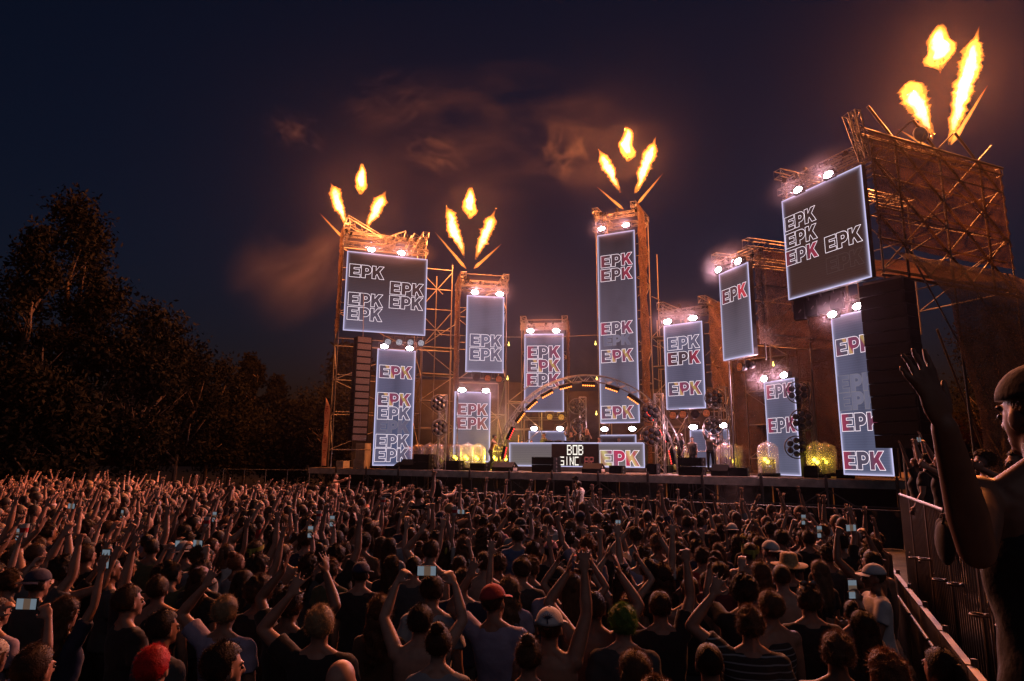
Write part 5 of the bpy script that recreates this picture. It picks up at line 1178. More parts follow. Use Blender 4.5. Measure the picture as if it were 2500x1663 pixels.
# hair meshes around the common head position
HC = np.array((0, -.012, 1.652))
def hair_mesh(name, kind, seed, strands):
    rg = np.random.default_rng(seed); nu, nv = 44, 30
    infl = {'buzz': .004, 'short': .014, 'crop': .010, 'tousled': .015, 'curly': .023, 'afro': .036, 'long': .016, 'longwavy': .022, 'pony': .009, 'bun': .010, 'capfringe': .004}[kind]
    amp = {'buzz': .001, 'short': .006, 'crop': .004, 'tousled': .013, 'curly': .016, 'afro': .018, 'long': .004, 'longwavy': .008, 'pony': .003, 'bun': .003, 'capfringe': .002}[kind]
    freq = {'curly': 42, 'afro': 34, 'tousled': 26}.get(kind, 20)
    th = np.linspace(.02, math.pi - .3, nv); ph = np.arange(nu) * 2 * math.pi / nu
    D = np.stack([np.stack([np.sin(t) * np.cos(ph), np.sin(t) * np.sin(ph), np.full(nu, math.cos(t))], 1) for t in th])
    base = np.array((.075, .096, .088)) + infl
    nz_ = np.array([[noise.noise(Vector(d) * freq * .085 + Vector((seed, 0, 0))) + .6 * noise.noise(Vector(d) * freq * .2 + Vector((seed, 3, 0))) for d in row] for row in D])
    Vv = HC + D * (base + (nz_ * amp)[..., None]) + np.array((0, -.004, .004 + infl * .3))
    # hairline: no hair over the face or below the nape
    front = D[..., 1]; z = D[..., 2]
    nape = -.72 if kind not in ('long', 'longwavy') else -.95
    keep = (z > .42) | ((front < .42 - .25 * (z < .1)) & (z > nape + .42 * np.clip(front, 0, 1) * 1.5))
    Q = [(j * nu + i, j * nu + (i + 1) % nu, (j + 1) * nu + (i + 1) % nu, (j + 1) * nu + i) for j in range(nv - 1) for i in range(nu) if keep[j, i] and keep[j + 1, i] and keep[j, (i + 1) % nu]]
    mb = MB(); mb.add(Vv.reshape(-1, 3), Q)
    kp = keep & (z > -.9); pts = Vv[kp]; nrm = D[kp]
    fall = []
    if kind in ('long', 'longwavy'):
        RRs = []
        for q in np.linspace(0, 1, 14):
            zz = 1.66 - q * .40; t = np.arange(24) * 2 * math.pi / 24
            wv = .010 * np.sin(t * 6 + q * 9) + (.012 * np.sin(q * 22 + t * 2) if kind == 'longwavy' else 0)
            rx = (.088 + .018 * math.sin(q * 2.4) - .03 * q * q); ry = .058 - .022 * q
            RRs.append(np.stack([(rx + wv) * np.cos(t), -.052 - .035 * math.sin(q * 1.8) + (ry + wv) * np.sin(t), np.full(24, zz) + .012 * np.sin(t * 5)], 1))
        mb.rings(RRs); fall = np.array(RRs[2:]).reshape(-1, 3)
    if kind == 'pony':
        RRs = [np.stack([(.022 + .014 * math.sin(q * 3)) * np.cos(t_ := np.arange(12) * math.pi / 6) + .01 * math.sin(q * 7), -.118 - .045 * math.sin(q * 2.2) + (.022 + .014 * math.sin(q * 3)) * np.sin(t_), np.full(12, 1.70 - .30 * q)], 1) for q in np.linspace(0, 1, 10)]
        mb.rings(RRs); fall = np.array(RRs[1:]).reshape(-1, 3)
    if kind == 'bun':
        mb.ell((0, -.075, 1.752), (.046, .046, .042), 14, 10)
        for k_ in range(40):
            v = unit(rg.normal(0, 1, 3)); p = np.array((0, -.075, 1.752)) + v * .043; mb.add([p, p + np.cross(v, (0, 0, 1.1)) * .02, p + v * .016], [(0, 1, 2)])
    n = strands
    if n:
        i = rg.integers(0, len(pts), n); p = pts[i] + rg.normal(0, .003, (n, 3)); nn = nrm[i] + rg.normal(0, .45, (n, 3))
        ln = {'buzz': .003, 'short': .010, 'crop': .007, 'tousled': .011, 'curly': .009, 'afro': .009, 'long': .010, 'longwavy': .013, 'pony': .008, 'bun': .010, 'capfringe': .006}[kind] * rg.uniform(.5, 1.5, n)
        tip = p + nn * ln[:, None]; sd_ = np.cross(nn, rg.normal(0, 1, (n, 3))); sd_ /= np.linalg.norm(sd_, axis=1)[:, None]
        V = np.stack([p - sd_ * .0012, p + sd_ * .0012, tip], 1).reshape(-1, 3); mb.add(V, [(3 * k_, 3 * k_ + 1, 3 * k_ + 2) for k_ in range(n)])
    if len(fall):
        n2 = n // 2; i = rg.integers(0, len(fall), n2); p = fall[i] + rg.normal(0, .004, (n2, 3)); tip = p + np.stack([rg.normal(0, .014, n2), rg.normal(-.004, .012, n2), -rg.uniform(.03, .09, n2)], 1)
        V = np.stack([p - np.array((.0016, 0, 0)), p + np.array((.0016, 0, 0)), tip], 1).reshape(-1, 3); mb.add(V, [(3 * k_, 3 * k_ + 1, 3 * k_ + 2) for k_ in range(n2)])
    return mb.mesh('hair', HAIRC['black'], True)
HAIR = {k: hair_mesh(k, k, i + 3, s_) for i, (k, s_) in enumerate({'buzz': 900, 'short': 1600, 'crop': 1300, 'tousled': 2200, 'curly': 2600, 'afro': 3000, 'long': 1600, 'longwavy': 2200, 'pony': 1200, 'bun': 1300, 'capfringe': 500}.items())}
# headwear
def cap_mesh(back=False):
    mb = MB(); nu, nv = 30, 9; s_ = -1 if back else 1
    RRs = [[(.090 * math.sin(t) * math.cos(p), -.010 + .112 * math.sin(t) * math.sin(p), 1.668 + .098 * math.cos(t)) for p in np.arange(nu) * 2 * math.pi / nu] for t in np.linspace(.03, math.pi / 2, nv)]
    mb.rings(RRs, True); mb.ell((0, -.01, 1.768), (.008, .008, .005), 8, 5)
    V = []; nb_ = 12
    for j in range(4):
        for i in range(nb_ + 1):
            a = math.pi * (.2 + .6 * i / nb_); r_ = .098 + .075 * j / 3 * math.sin(a) ** .6
            V.append((r_ * .92 * math.cos(a), s_ * (r_ * math.sin(a)) - .008, 1.672 - .010 * (j / 3) ** 2 - .012 * (abs(math.cos(a)) ** 2)))
    top = [(j * (nb_ + 1) + i, j * (nb_ + 1) + i + 1, (j + 1) * (nb_ + 1) + i + 1, (j + 1) * (nb_ + 1) + i) for j in range(3) for i in range(nb_)]
    mb.add(V, top); mb.add([(x, y, z - .004) for x, y, z in V], [f[::-1] for f in top]); return mb.mesh('cap', CLOTH['black'], True)
CAPM, CAPB = cap_mesh(), cap_mesh(True)
def hat_mesh():
    mb = MB(); prof = [(.015, 1.80), (.06, 1.795), (.085, 1.775), (.094, 1.70), (.097, 1.685), (.13, 1.675), (.185, 1.668), (.19, 1.662), (.13, 1.668), (.095, 1.676)]
    mb.rings([[(p[0] * math.cos(t), -.01 + p[0] * 1.12 * math.sin(t), p[1] + .008 * math.cos(2 * t) * (p[0] > .12)) for t in np.arange(30) * math.pi / 15] for p in prof], False); return mb.mesh('hat', CLOTH['brown'], True)
HATM = hat_mesh(); STRAW = mat('straw', (.45, .30, .14), .8, 0, .3, 60., .5, 90.)
def flower_mesh():
    mb = MB(); rg = np.random.default_rng(2)
    for i in range(22):
        a = 2 * math.pi * i / 22; c = np.array((.095 * math.cos(a), -.012 + .115 * math.sin(a), 1.70 + .02 * math.sin(a)))
        for k_ in range(6):
            b_ = k_ * 1.047; mb.ell(c + np.array((.018 * math.cos(b_), .012 * math.sin(b_), .016 * math.sin(b_ * 2))), (.014, .012, .008), 6, 5)
    return mb.mesh('flower_crown', CLOTH['black'], True)
FLOWER = flower_mesh(); PETAL = mat('petal_yellow', (.62, .42, .03), .7); BANDANA = mat('bandana_yellow', (.4, .36, .06), .8)
q = MB(); q.rings([[(.094 * math.cos(t), -.012 + .114 * math.sin(t), z + .02 * math.sin(t)) for t in np.arange(28) * math.pi / 14] for z in (1.655, 1.69, 1.705)], False); q.ell((0.02, -.13, 1.63), (.02, .012, .05), 8, 6); BANDM = q.mesh('bandana', BANDANA, True)
q = MB(); q.ell((-.034, -.06 + .045, 1.775), (.034, .012, .022), 10, 6); q.ell((.034, -.015, 1.775), (.034, .012, .022), 10, 6); q.tube((-.07, -.02, 1.77), (-.078, -.09, 1.68), .003, n=4); q.tube((.07, -.02, 1.77), (.078, -.09, 1.68), .003, n=4); SUNGL = q.mesh('sunglasses', GLASS, True)
q = MB(); q.box((-.15, -.26, 1.0), (.15, -.13, 1.40)); q.box((-.12, -.30, 1.02), (.12, -.26, 1.2)); q.tube((-.1, -.14, 1.4), (-.1, .10, 1.42), .02, n=6); q.tube((.1, -.14, 1.4), (.1, .10, 1.42), .02, n=6); PACK = q.mesh('backpack', BLACKCLOTH)

for fem in (0, 1):
    for pn, arms in PO.items(): build_body((fem, pn), fem, arms, voxel=.0102)
build_body((1, 'ride_up'), 1, PO['one_up'], 'ride', .0115)
build_body((1, 'ride_front'), 1, [((.3, .75, .1), (-.1, .9, .35), None, (-1, 0, 0), 'relax')] * 2, 'ride', .0115)
# dancer on deck: bent forward, one arm reaching to the arch
build_body((0, 'reach'), 0, [((.25, .85, -.15), (-.05, .9, .3), None, (0, 0, -1), 'open'), ((.3, .6, -.5), (-.1, .9, .1), None, (-1, 0, 0), 'relax')],
           [((.09, 0, .9), (.12, .22, .52), (.13, .06, .1), (.14, .24, .035)), ((-.09, 0, .9), (-.12, .12, .5), (-.13, -.16, .1), (-.14, .02, .035))], .0115)
# people leaning over the railing
build_body((0, 'lean'), 0, [((.25, .75, -.45), (-.05, .75, -.55), None, (-1, 0, .2), 'relax'), ((.3, .78, .1), (-.1, .85, .5), None, (-.6, -.4, 0), 'grip')], 'stand', .0105)
NH = at(2535, 992, 1.72)
def nloc(x, y, Y): return tuple(Matrix.Rotation(-R(4), 3, 'Z') @ (at(x, y, Y) - NH + Vector((0, 0, 1.65))) - Matrix.Rotation(-R(4), 3, 'Z') @ Vector((0, 0, 1.65)) + Vector((0, 0, 1.65)))
# foreground neighbour: raised bent arm, hand upright in front of the lens
build_body((0, 'neighbour'), 0, [PO['down'][0], {'sh': (-.185, .02, 1.405), 'el': nloc(2385, 1345, 1.50), 'wr': nloc(2305, 1040, 1.38), 'hd': (-.36, -.06, 1), 'n': (-.35, .9, 0), 'k': 'open'}], 'stand', .0075)
flush_bodies()

PCOUNT = 0
def setmat(o, i, m): o.material_slots[i].link = 'OBJECT'; o.material_slots[i].material = m
def person(P, rz, key, hair, hc, shirt, label, group=None, scale=1., mirror=False, skin=0, tr=0, head=None, headcol=None, tank=False, tilt=0., cat='person'):
    global PCOUNT; PCOUNT += 1
    e = empty('person', P, rz, label, cat, group); e.scale = (-scale if mirror else scale, scale, scale)
    if tilt: e.rotation_euler = (tilt, 0, rz)
    bo = mesh_obj('body', BODY[key], e); setmat(bo, 0, SKINS[skin]); setmat(bo, 1, TROU[tr])
    if shirt: so = mesh_obj('shirt', (TANK if tank else SHIRT)[key], e); setmat(so, 0, CLOTH[shirt])
    if hair: ho = mesh_obj('hair', HAIR[hair], e); setmat(ho, 0, HAIRC[hc])
    if head == 'cap': c = mesh_obj('cap', CAPM, e); setmat(c, 0, CLOTH[headcol])
    if head == 'capback': c = mesh_obj('cap', CAPB, e); setmat(c, 0, CLOTH[headcol])
    if head == 'hat': c = mesh_obj('straw_hat', HATM, e); setmat(c, 0, STRAW)
    if head == 'flower': c = mesh_obj('flower_crown', FLOWER, e); setmat(c, 0, PETAL)
    if head == 'bandana': mesh_obj('bandana', BANDM, e)
    if head == 'sunglasses': mesh_obj('sunglasses', SUNGL, e)
    if head == 'backpack': mesh_obj('backpack', PACK, e)
    return e
# held things
PHS = fill_mat('phone_picture', [(0, (.25, .35, .5)), (.4, (.5, .7, .9)), (.5, (.1, .15, .25)), (.7, (.6, .75, .9)), (1, (.3, .4, .5))], 1.0, 0)
q = MB(); q.box((-.038, -.005, -.078), (.038, .005, .078)); q.box((-.03, .005, .045), (-.008, .008, .072)); PH_B = q.mesh('phone_case', BLACK)
q = MB(); q.box((-.034, -.0072, -.07), (.034, -.0062, .07)); PH_S = q.mesh('phone_display', emit('phone_light', (.5, .62, .75), .26, 'NONE')); 
q = MB(); q.box((-.034, -.0085, -.02), (.034, -.0078, .03)); PH_P = q.mesh('phone_picture', emit('phone_scene', (.8, .5, .35), .12, 'NONE'))
def phone(e, hk, label, landscape=False, away=True):
    pc, hd_, nrm = ANCH[hk][0]['r'] if not isinstance(hk[1], str) else ANCH[hk]['r']
    M_ = Matrix.LocRotScale(e.location, e.rotation_euler, e.scale)
    if landscape: pl_ = (np.array(ANCH[hk]['r'][0]) + np.array(ANCH[hk]['l'][0])) / 2; p = M_ @ Vector(pl_ + np.array((0, .0, .03)))
    else: p = M_ @ Vector(pc + hd_ * .03)
    t = empty('phone', p, e.rotation_euler[2], label, 'phone', 'phones held up in the crowd')
    if landscape: t.rotation_euler = (0, R(90), e.rotation_euler[2])
    mesh_obj('phone_case', PH_B, t); d_ = mesh_obj('phone_display', PH_S, t); mesh_obj('phone_picture', PH_P, d_)
CUPW = mat('paper_cup', (.7, .64, .62), .6, 0, .1); CUPR = mat('cup_print', (.5, .04, .05), .6)
q = MB(); q.rings([[(r_ * math.cos(t), r_ * math.sin(t), z) for t in np.arange(16) * math.pi / 8] for r_, z in ((.03, 0), (.043, .13), (.045, .135))], False); q.tube((0, 0, 0), (0, 0, .003), .03, n=16); CUP = q.mesh('cup_body', CUPW, True)
q = MB(); q.rings([[(r_ * math.cos(t), r_ * math.sin(t), z) for t in np.arange(16) * math.pi / 8] for r_, z in ((.0362, .05), (.0408, .095))], False); CUPB = q.mesh('cup_print', CUPR, True)
def cup(e, hk, label):
    pc, hd_, nrm = ANCH[hk]['r']; p = Matrix.LocRotScale(e.location, e.rotation_euler, e.scale) @ Vector(pc + hd_ * .0)
    t = empty('drinking_cup', p, 0, label, 'cup', 'cups held up in the crowd'); mesh_obj('cup_body', CUP, t); mesh_obj('cup_print', CUPB, t)

TGT = Vector((2.0, 29.0, 0))
def facing(P, turn=0.): d = TGT - Vector((P.x, P.y, 0)); return math.atan2(-d.x, d.y) + R(turn)
TAKEN = []
# (x, y of head centre, pose, hair, hair colour, shirt, options, label)
MAN = [
 (82, 1628, 'down', 'short', 'dark brown', 'black', {}, 'person with dark hair looking up, bottom left corner'),
 (355, 1634, 'down', 'crop', 'red dyed', 'black', {}, 'person with bright red dyed hair at the bottom edge'),
 (513, 1628, 'down', 'short', 'black', 'black', {'turn': -30}, 'dark haired person in profile at the bottom edge right of the red hair'),
 (150, 1498, 'one_up', 'longwavy', 'brown', 'navy', {'f': 1, 'phone': 1}, 'long brown haired person holding a dark phone, lower left'),
 (388, 1532, 'down', 'short', 'black', 'dark grey', {'turn': -20}, 'short black haired person above the red hair'),
 (560, 1488, 'bent_up', 'short', 'blond', 'lavender', {'m': 1}, 'blond short haired person in lavender shirt, bent arm raised'),
 (334, 1462, 'one_up', 'short', 'dark brown', 'black', {'turn': -25}, 'dark haired person in profile looking up, arm stretched high'),
 (287, 1387, 'down', 'buzz', 'black', 'dark grey', {'turn': -30}, 'buzz cut person in profile, left crowd'),
 (477, 1414, 'down', 'long', 'dark brown', 'black', {'f': 1, 'head': 'cap', 'hcol': 'lavender'}, 'person in a pale cap with long hair, left crowd'),
 (498, 1396, 'down', 'curly', 'black', 'black', {}, 'person with dense black curls behind the pale cap'),
 (642, 1441, 'down', 'afro', 'dark brown', 'black', {}, 'person with a big round curly hairdo, lower left'),
 (82, 1423, 'fist', 'capfringe', 'black', 'dark grey', {'head': 'capback', 'hcol': 'navy'}, 'person in a backward navy cap at the left edge'),
 (265, 1344, 'down', 'crop', 'black', 'black', {'turn': -30}, 'cropped hair person in profile, left crowd middle'),
 (388, 1303, 'both_up', 'long', 'black', 'black', {'f': 1}, 'long black haired person with both arms high, left crowd'),
 (447, 1301, 'phone_one', 'short', 'black', 'light grey', {'phone': 1}, 'person in light shirt filming with a bright phone, left crowd'),
 (583, 1423, 'down', 'long', 'black', 'black', {'f': 1}, 'person with straight long black hair left of the big curls'),
 (560, 1347, 'one_up', 'pony', 'brown', 'white', {'f': 1}, 'person with a brown ponytail, arm raised, left crowd'),
 (635, 1340, 'one_up', 'short', 'dark brown', None, {'head': 'bandana'}, 'bare shouldered person in a yellow bandana'),
 (704, 1476, 'clap', 'curly', 'dark brown', 'black', {}, 'curly dark haired person with both hands joined overhead, lower left'),
 (787, 1517, 'bent_up', 'short', 'blond', 'black', {}, 'blond person with one bent arm and open hand up'),
 (812, 1387, 'down', 'tousled', 'brown', 'olive', {'f': 1}, 'person with piled up brown curls in front of the navy cap'),
 (876, 1403, 'down', 'capfringe', 'black', 'black', {'head': 'cap', 'hcol': 'navy'}, 'person in a navy cap and black shirt'),
 (928, 1492, 'down', 'longwavy', 'brown', 'brown', {'f': 1}, 'person with wavy long brown hair beside the one filming overhead'),
 (1023, 1520, 'phone_two', 'short', 'black', None, {'phoneL': 1}, 'bare backed person holding a phone sideways with both arms overhead'),
 (1070, 1570, 'down', 'bun', 'dark brown', 'light grey', {'f': 1}, 'person with a hair bun and grey shirt, bottom centre'),
 (837, 1648, 'down', None, 'black', 'black', {}, 'bald person at the bottom edge'),
 (1181, 1373, 'down', 'crop', 'dark brown', None, {}, 'shirtless short haired person seen from behind, centre'),
 (1246, 1434, 'one_up', 'longwavy', 'light brown', 'lavender', {'f': 1}, 'person with long light hair in a pale lavender shirt, arm up'),
 (1006, 1384, 'down', 'buzz', 'black', 'dark grey', {}, 'buzz cut person left of the shirtless back'),
 (1023, 1349, 'both_up', 'bun', 'brown', None, {'f': 1}, 'bare shouldered person with a brown bun, arms high'),
 (1264, 1308, 'down', 'short', 'black', 'blue', {}, 'dark haired person in a grey blue vest, centre', ),
 (952, 1333, 'down', 'long', 'black', 'light grey', {'f': 1}, 'long black haired person in a light shirt, centre left'),
 (822, 1356, 'one_up', 'curly', 'black', 'black', {}, 'curly black haired person, arm straight up, centre left'),
 (747, 1317, 'phone_one', 'curly', 'dark brown', 'navy', {'phone': 1}, 'curly haired person filming, left of centre'),
 (1131, 1330, 'one_up', 'longwavy', 'brown', 'white', {'f': 1, 'cup': 1}, 'long curly haired person raising a printed cup'),
 (1217, 1376, 'down', 'curly', 'dark brown', 'black', {'f': 1}, 'curly haired person right of the shirtless back'),
 (1290, 1602, 'down', 'bun', 'brown', None, {'f': 1}, 'bare shouldered person with brown bun at the bottom edge'),
 (1340, 1530, 'one_up', 'capfringe', 'dark brown', None, {'head': 'cap', 'hcol': 'white', 'palm': 1}, 'person in a white cap with a dark palm print on its back'),
 (1523, 1523, 'down', 'curly', 'green dyed', 'dark grey', {}, 'person with green dyed curls and dark shirt'),
 (1546, 1484, 'down', 'tousled', 'ginger', 'light grey', {'f': 1}, 'ginger haired person directly ahead of the green curls'),
 (1555, 1642, 'down', 'long', 'brown', 'black', {'f': 1}, 'long brown haired person at the bottom edge below the green curls'),
 (1688, 1437, 'down', 'buzz', 'dark brown', 'black', {'tank': 1}, 'buzz cut person in a black tank top'),
 (1825, 1513, 'bent_up', 'tousled', 'brown', 'striped', {}, 'tousled brown haired person in a dark striped shirt'),
 (1616, 1482, 'fist', 'crop', 'dark brown', 'black', {}, 'short haired person thrusting a fist up beside the tank top'),
 (1763, 1401, 'front', 'short', 'black', 'maroon', {}, 'short dark haired person in dark maroon shirt'),
 (1713, 1358, 'down', 'tousled', 'dark brown', 'red', {}, 'person in a red shirt, right of centre'),
 (1519, 1414, 'clap', 'long', 'black', None, {'f': 1, 'head': 'sunglasses'}, 'long black haired person with sunglasses on top, arms joined overhead'),
 (1580, 1387, 'both_up', 'short', 'black', None, {}, 'bare shouldered dark haired person with both arms up, right of centre'),
 (1618, 1403, 'down', 'longwavy', 'dark brown', 'black', {'f': 1}, 'long curly dark haired person right of the raised arms'),
 (1430, 1387, 'down', 'capfringe', 'black', 'dark grey', {'head': 'capback', 'hcol': 'black'}, 'person in a black cap worn backward, centre right'),
 (1362, 1414, 'down', 'capfringe', 'black', 'lavender', {'head': 'capback', 'hcol': 'black'}, 'person in lavender shirt with a black cap'),
 (1400, 1430, 'clap', 'long', 'brown', None, {'f': 1}, 'long brown haired person clapping above the head, centre'),
 (1672, 1405, 'down', 'pony', 'brown', None, {'f': 1}, 'bare shouldered person with brown ponytail left of the maroon shirt'),
 (1817, 1443, 'phone_one', 'afro', 'black', 'black', {}, 'person with a dark round afro, right crowd'),
 (1859, 1398, 'down', 'longwavy', 'brown', 'black', {'f': 1}, 'long wavy haired person beside the afro'),
 (1387, 1315, 'down', 'short', 'black', 'black', {'head': 'sunglasses'}, 'dark dressed person with sunglasses on the head, centre'),
 (1344, 1344, 'down', 'capfringe', 'black', 'black', {'head': 'cap', 'hcol': 'pink'}, 'person in a pink cap'),
 (1828, 1319, 'down', 'bun', 'black', 'black', {'f': 1, 'head': 'flower'}, 'person wearing a yellow flower crown'),
 (1969, 1461, 'down', 'tousled', 'dark brown', 'black', {'head': 'sunglasses'}, 'tousled haired person with sunglasses on the head, right crowd'),
 (2098, 1523, 'phone_one', 'long', 'black', 'black', {'f': 1, 'phone': 1}, 'large long black haired person holding up a phone, lower right'),
 (2138, 1405, 'front', 'capfringe', 'dark brown', 'white', {'head': 'cap', 'hcol': 'white', 'turn': 75}, 'person in a white cap and white shirt turned sideways at the barrier'),
 (2012, 1351, 'phone_one', 'curly', 'black', 'dark grey', {'phone': 1}, 'curly haired person filming, right crowd'),
 (1922, 1380, 'down', 'capfringe', 'brown', 'black', {'head': 'hat'}, 'person in a straw hat'),
 (1991, 1390, 'down', 'long', 'light brown', 'black', {'f': 1}, 'light haired person right of the straw hat'),
 (2131, 1315, 'down', 'short', 'black', None, {}, 'bare shouldered dark haired person near the barrier'),
 (2045, 1322, 'one_up', 'curly', 'black', 'black', {}, 'curly haired person with a bottle arm raised, right crowd'),
 (2170, 1646, 'down', 'tousled', 'ginger', 'black', {}, 'reddish haired person at the bottom right edge'),
 (2118, 1358, 'down', 'longwavy', 'black', 'black', {'f': 1}, 'person with big dark hair behind the white cap'),
 (1966, 1312, 'phone_one', 'short', 'black', 'black', {'phone': 1}, 'short haired person filming, right crowd back'),
 (1450, 1480, 'clap', 'crop', 'dark brown', None, {}, 'shirtless person, elbows wide and hands joined overhead, centre'),
 (920, 1300, 'down', 'pony', 'dark brown', 'white', {'f': 1}, 'ponytailed person in white, centre left'),
 (1495, 1330, 'phone_one', 'short', 'black', 'black', {'phone': 1}, 'person holding a bright upright phone, centre'),
]
group_near = 'people in the near crowd'
for ent in MAN:
    x, y, pose, hair, hc, shirt, o, lab = ent
    fem = o.get('f', 0); sc_ = random.uniform(.955, .985) if fem else random.uniform(.985, 1.03)
    P = at_z(x, y, 1.65 * sc_); P.z = 0
    if P.y < 2.9: P = P * (2.9 / P.y)
    e = person(P, facing(P, o.get('turn', 0) + random.uniform(-9, 9)), (fem, pose), hair, hc, shirt, lab, group_near, sc_, bool(o.get('m', random.random() < .4 and not o.get('phone') and not o.get('phoneL'))), random.choice((0, 0, 1, 2)), random.randrange(4), o.get('head'), o.get('hcol'), bool(o.get('tank')), R(random.uniform(-3, 3)))
    TAKEN.append((P.x, P.y))
    if o.get('phone'): phone(e, (fem, pose), 'lit phone held by the ' + ' '.join(lab.split()[:9]).replace(' holding', '').replace(' filming', ''))
    if o.get('phoneL'): phone(e, (fem, pose), 'bright phone held sideways overhead by the bare backed person', True)
    if o.get('cup'): cup(e, (fem, pose), 'red printed cup held up above the centre crowd')
    if o.get('palm'):
        q = MB(); 
        for k_ in range(7):
            a = math.pi * (.1 + .8 * k_ / 6); q.tube((0, -.118, 1.715), (.04 * math.cos(a), -.112, 1.715 + .03 * math.sin(a)), .006, .001, 5)
        q.tube((0, -.122, 1.715), (.004, -.126, 1.685), .004, n=5); q.build('cap_print', CLOTH['navy'], e)

# people riding on shoulders, and their bearers
for (x, y, Y, key, hair, hc, sh, lab) in [(819, 1162, 27., (1, 'ride_front'), 'longwavy', 'black', None, 'bare backed person on shoulders at the far left of the stage front'),
        (927, 1184, 15.5, (1, 'ride_front'), 'longwavy', 'dark brown', 'striped', 'person in a striped top sitting on shoulders'), (1070, 1184, 14.6, (1, 'ride_front'), 'long', 'black', None, 'long black haired person sitting on shoulders near the middle')]:
    H = at(x, y, Y); P = Vector((H.x, H.y, H.z - 1.65)); rz = facing(H, -20 if x < 1000 else 0)
    person(P, rz, key, hair, hc, sh, lab, 'people sitting on shoulders', 1., False, 0, 1)
    d = Vector((-math.sin(rz), math.cos(rz), 0)); Q = Vector((H.x, H.y, 0)) + d * .05
    hs = min(1.1, (P.z + .82) / 1.47)
    person(Q, rz, (0, 'down'), 'short', 'black', 'black', 'person carrying the ' + 'rider' + ' ' + {819: 'far left by the stage', 927: 'in the striped top', 1070: 'with long black hair'}[x], 'people carrying riders', hs)
    TAKEN.append((H.x, H.y))
H = at(1023, 1206, 13.0)
person(Vector((H.x, H.y, H.z - 1.65 * 1.12)), facing(H), (0, 'point'), 'crop', 'dark brown', 'black', 'tall person with a black backpack pointing one finger up', None, 1.12, False, 0, 0, 'backpack'); TAKEN.append((H.x, H.y))
ph = at(1413, 1192, 22.0)
e = person(Vector((ph.x, ph.y, .25)), facing(ph, 30), (0, 'phone_one'), 'crop', 'black', 'white', 'photographer in a white shirt standing in the pit', None, 1.0, False, 2, 0)
q = MB(); q.box((-.07, -.05, -.05), (.07, .05, .05)); q.tube((0, .05, 0), (0, .16, 0), .04, .045, 12); q.box((-.03, -.03, .05), (.03, .03, .08))
pc = Matrix.LocRotScale(e.location, e.rotation_euler, e.scale) @ Vector(ANCH[(0, 'phone_one')]['r'][0]); co_ = empty('photo_camera', pc, e.rotation_euler[2], 'black photo camera held up by the photographer', 'camera'); q.build('camera_body', BLACK, co_)
q = MB(); q.box((-.45, -.35, 0), (.45, .35, .25)); cr_ = q.build('pit_step', BLACK, None, False, (ph.x, ph.y, 0)); tag(cr_, 'low black step under the photographer', 'step')

# performers on deck
ST = [(1394, 1058, 34.3, (0, 'clap'), 'short', 'black', 'black', 'performer in black clapping behind the booth', 180, 0),
      (1432, 1053, 34.0, (1, 'point'), 'longwavy', 'blond', 'black', 'light haired performer in black pointing behind the booth', 180, 0),
      (1463, 1072, 33.7, (0, 'front'), 'short', 'black', 'maroon', 'performer leaning over the booth in the middle', 170, 0),
      (1511, 1074, 36.4, (0, 'front'), 'curly', 'black', 'light grey', 'performer in light clothes at the right of the booth', 190, 0),
      (1328, 1062, 35.4, (0, 'down'), 'short', 'black', 'dark grey', 'person standing at the left behind the booth', 160, 0),
      (1274, 1080, 36.2, (1, 'one_up'), 'long', 'black', 'black', 'person at the far left end behind the booth', 200, 0),
      (1297, 1084, 36.4, (1, 'down'), 'bun', 'brown', 'white', 'person behind the pale low screen', 190, 0),
      (1566, 1064, 32.9, (0, 'down'), 'short', 'black', 'black', 'person at the right end behind the booth', 170, 0),
      (1660, 1064, 30.0, (1, 'bent_up'), 'long', 'dark brown', 'black', 'person with an arm over the head behind the first right dome', 150, 0),
      (1689, 1072, 30.2, (0, 'down'), 'short', 'black', 'dark grey', 'person bowing behind the second right dome', 170, 0),
      (1732, 1060, 29.6, (0, 'fist'), 'crop', 'black', 'light grey', 'person in pale shirt with a fist up on the right deck', 190, 0),
      (1752, 1062, 29.8, (0, 'down'), 'short', 'black', 'black', 'person in dark clothes beside the raised fist on the right deck', 170, 0)]
for x, y, Y, key, hair, hc, sh, lab, turn, _ in ST:
    H = at(x, y, Y); sc_ = (H.z - DECK) / 1.65; zb = DECK; 
    if sc_ > 1.08: zb = H.z - 1.65 * 1.02; sc_ = 1.02
    if sc_ < .9: sc_ = .92; zb = DECK
    person(Vector((H.x, H.y, zb)), R(turn) + SRZ, key, hair, hc, sh, lab, 'people on deck', sc_, False, 0, 0)
rs = stage_pt(1400, 4.6)
q = MB(); q.box((-7.5, -.7, 0), (5.2, 2.6, .34)); o = q.build('performer_riser', BLACK, None, False, (rs.x, rs.y, DECK + .002), (0, 0, SRZ)); tag(o, 'low black riser behind the booth', 'riser')
H = at(1188, 1102, 34.4)
person(Vector((H.x, H.y, DECK)), R(-75) + SRZ, (0, 'reach'), 'short', 'black', None, 'bent dancer silhouetted in yellow light left of the arch', None, 1.08, False, 0, 0, tilt=R(-14))

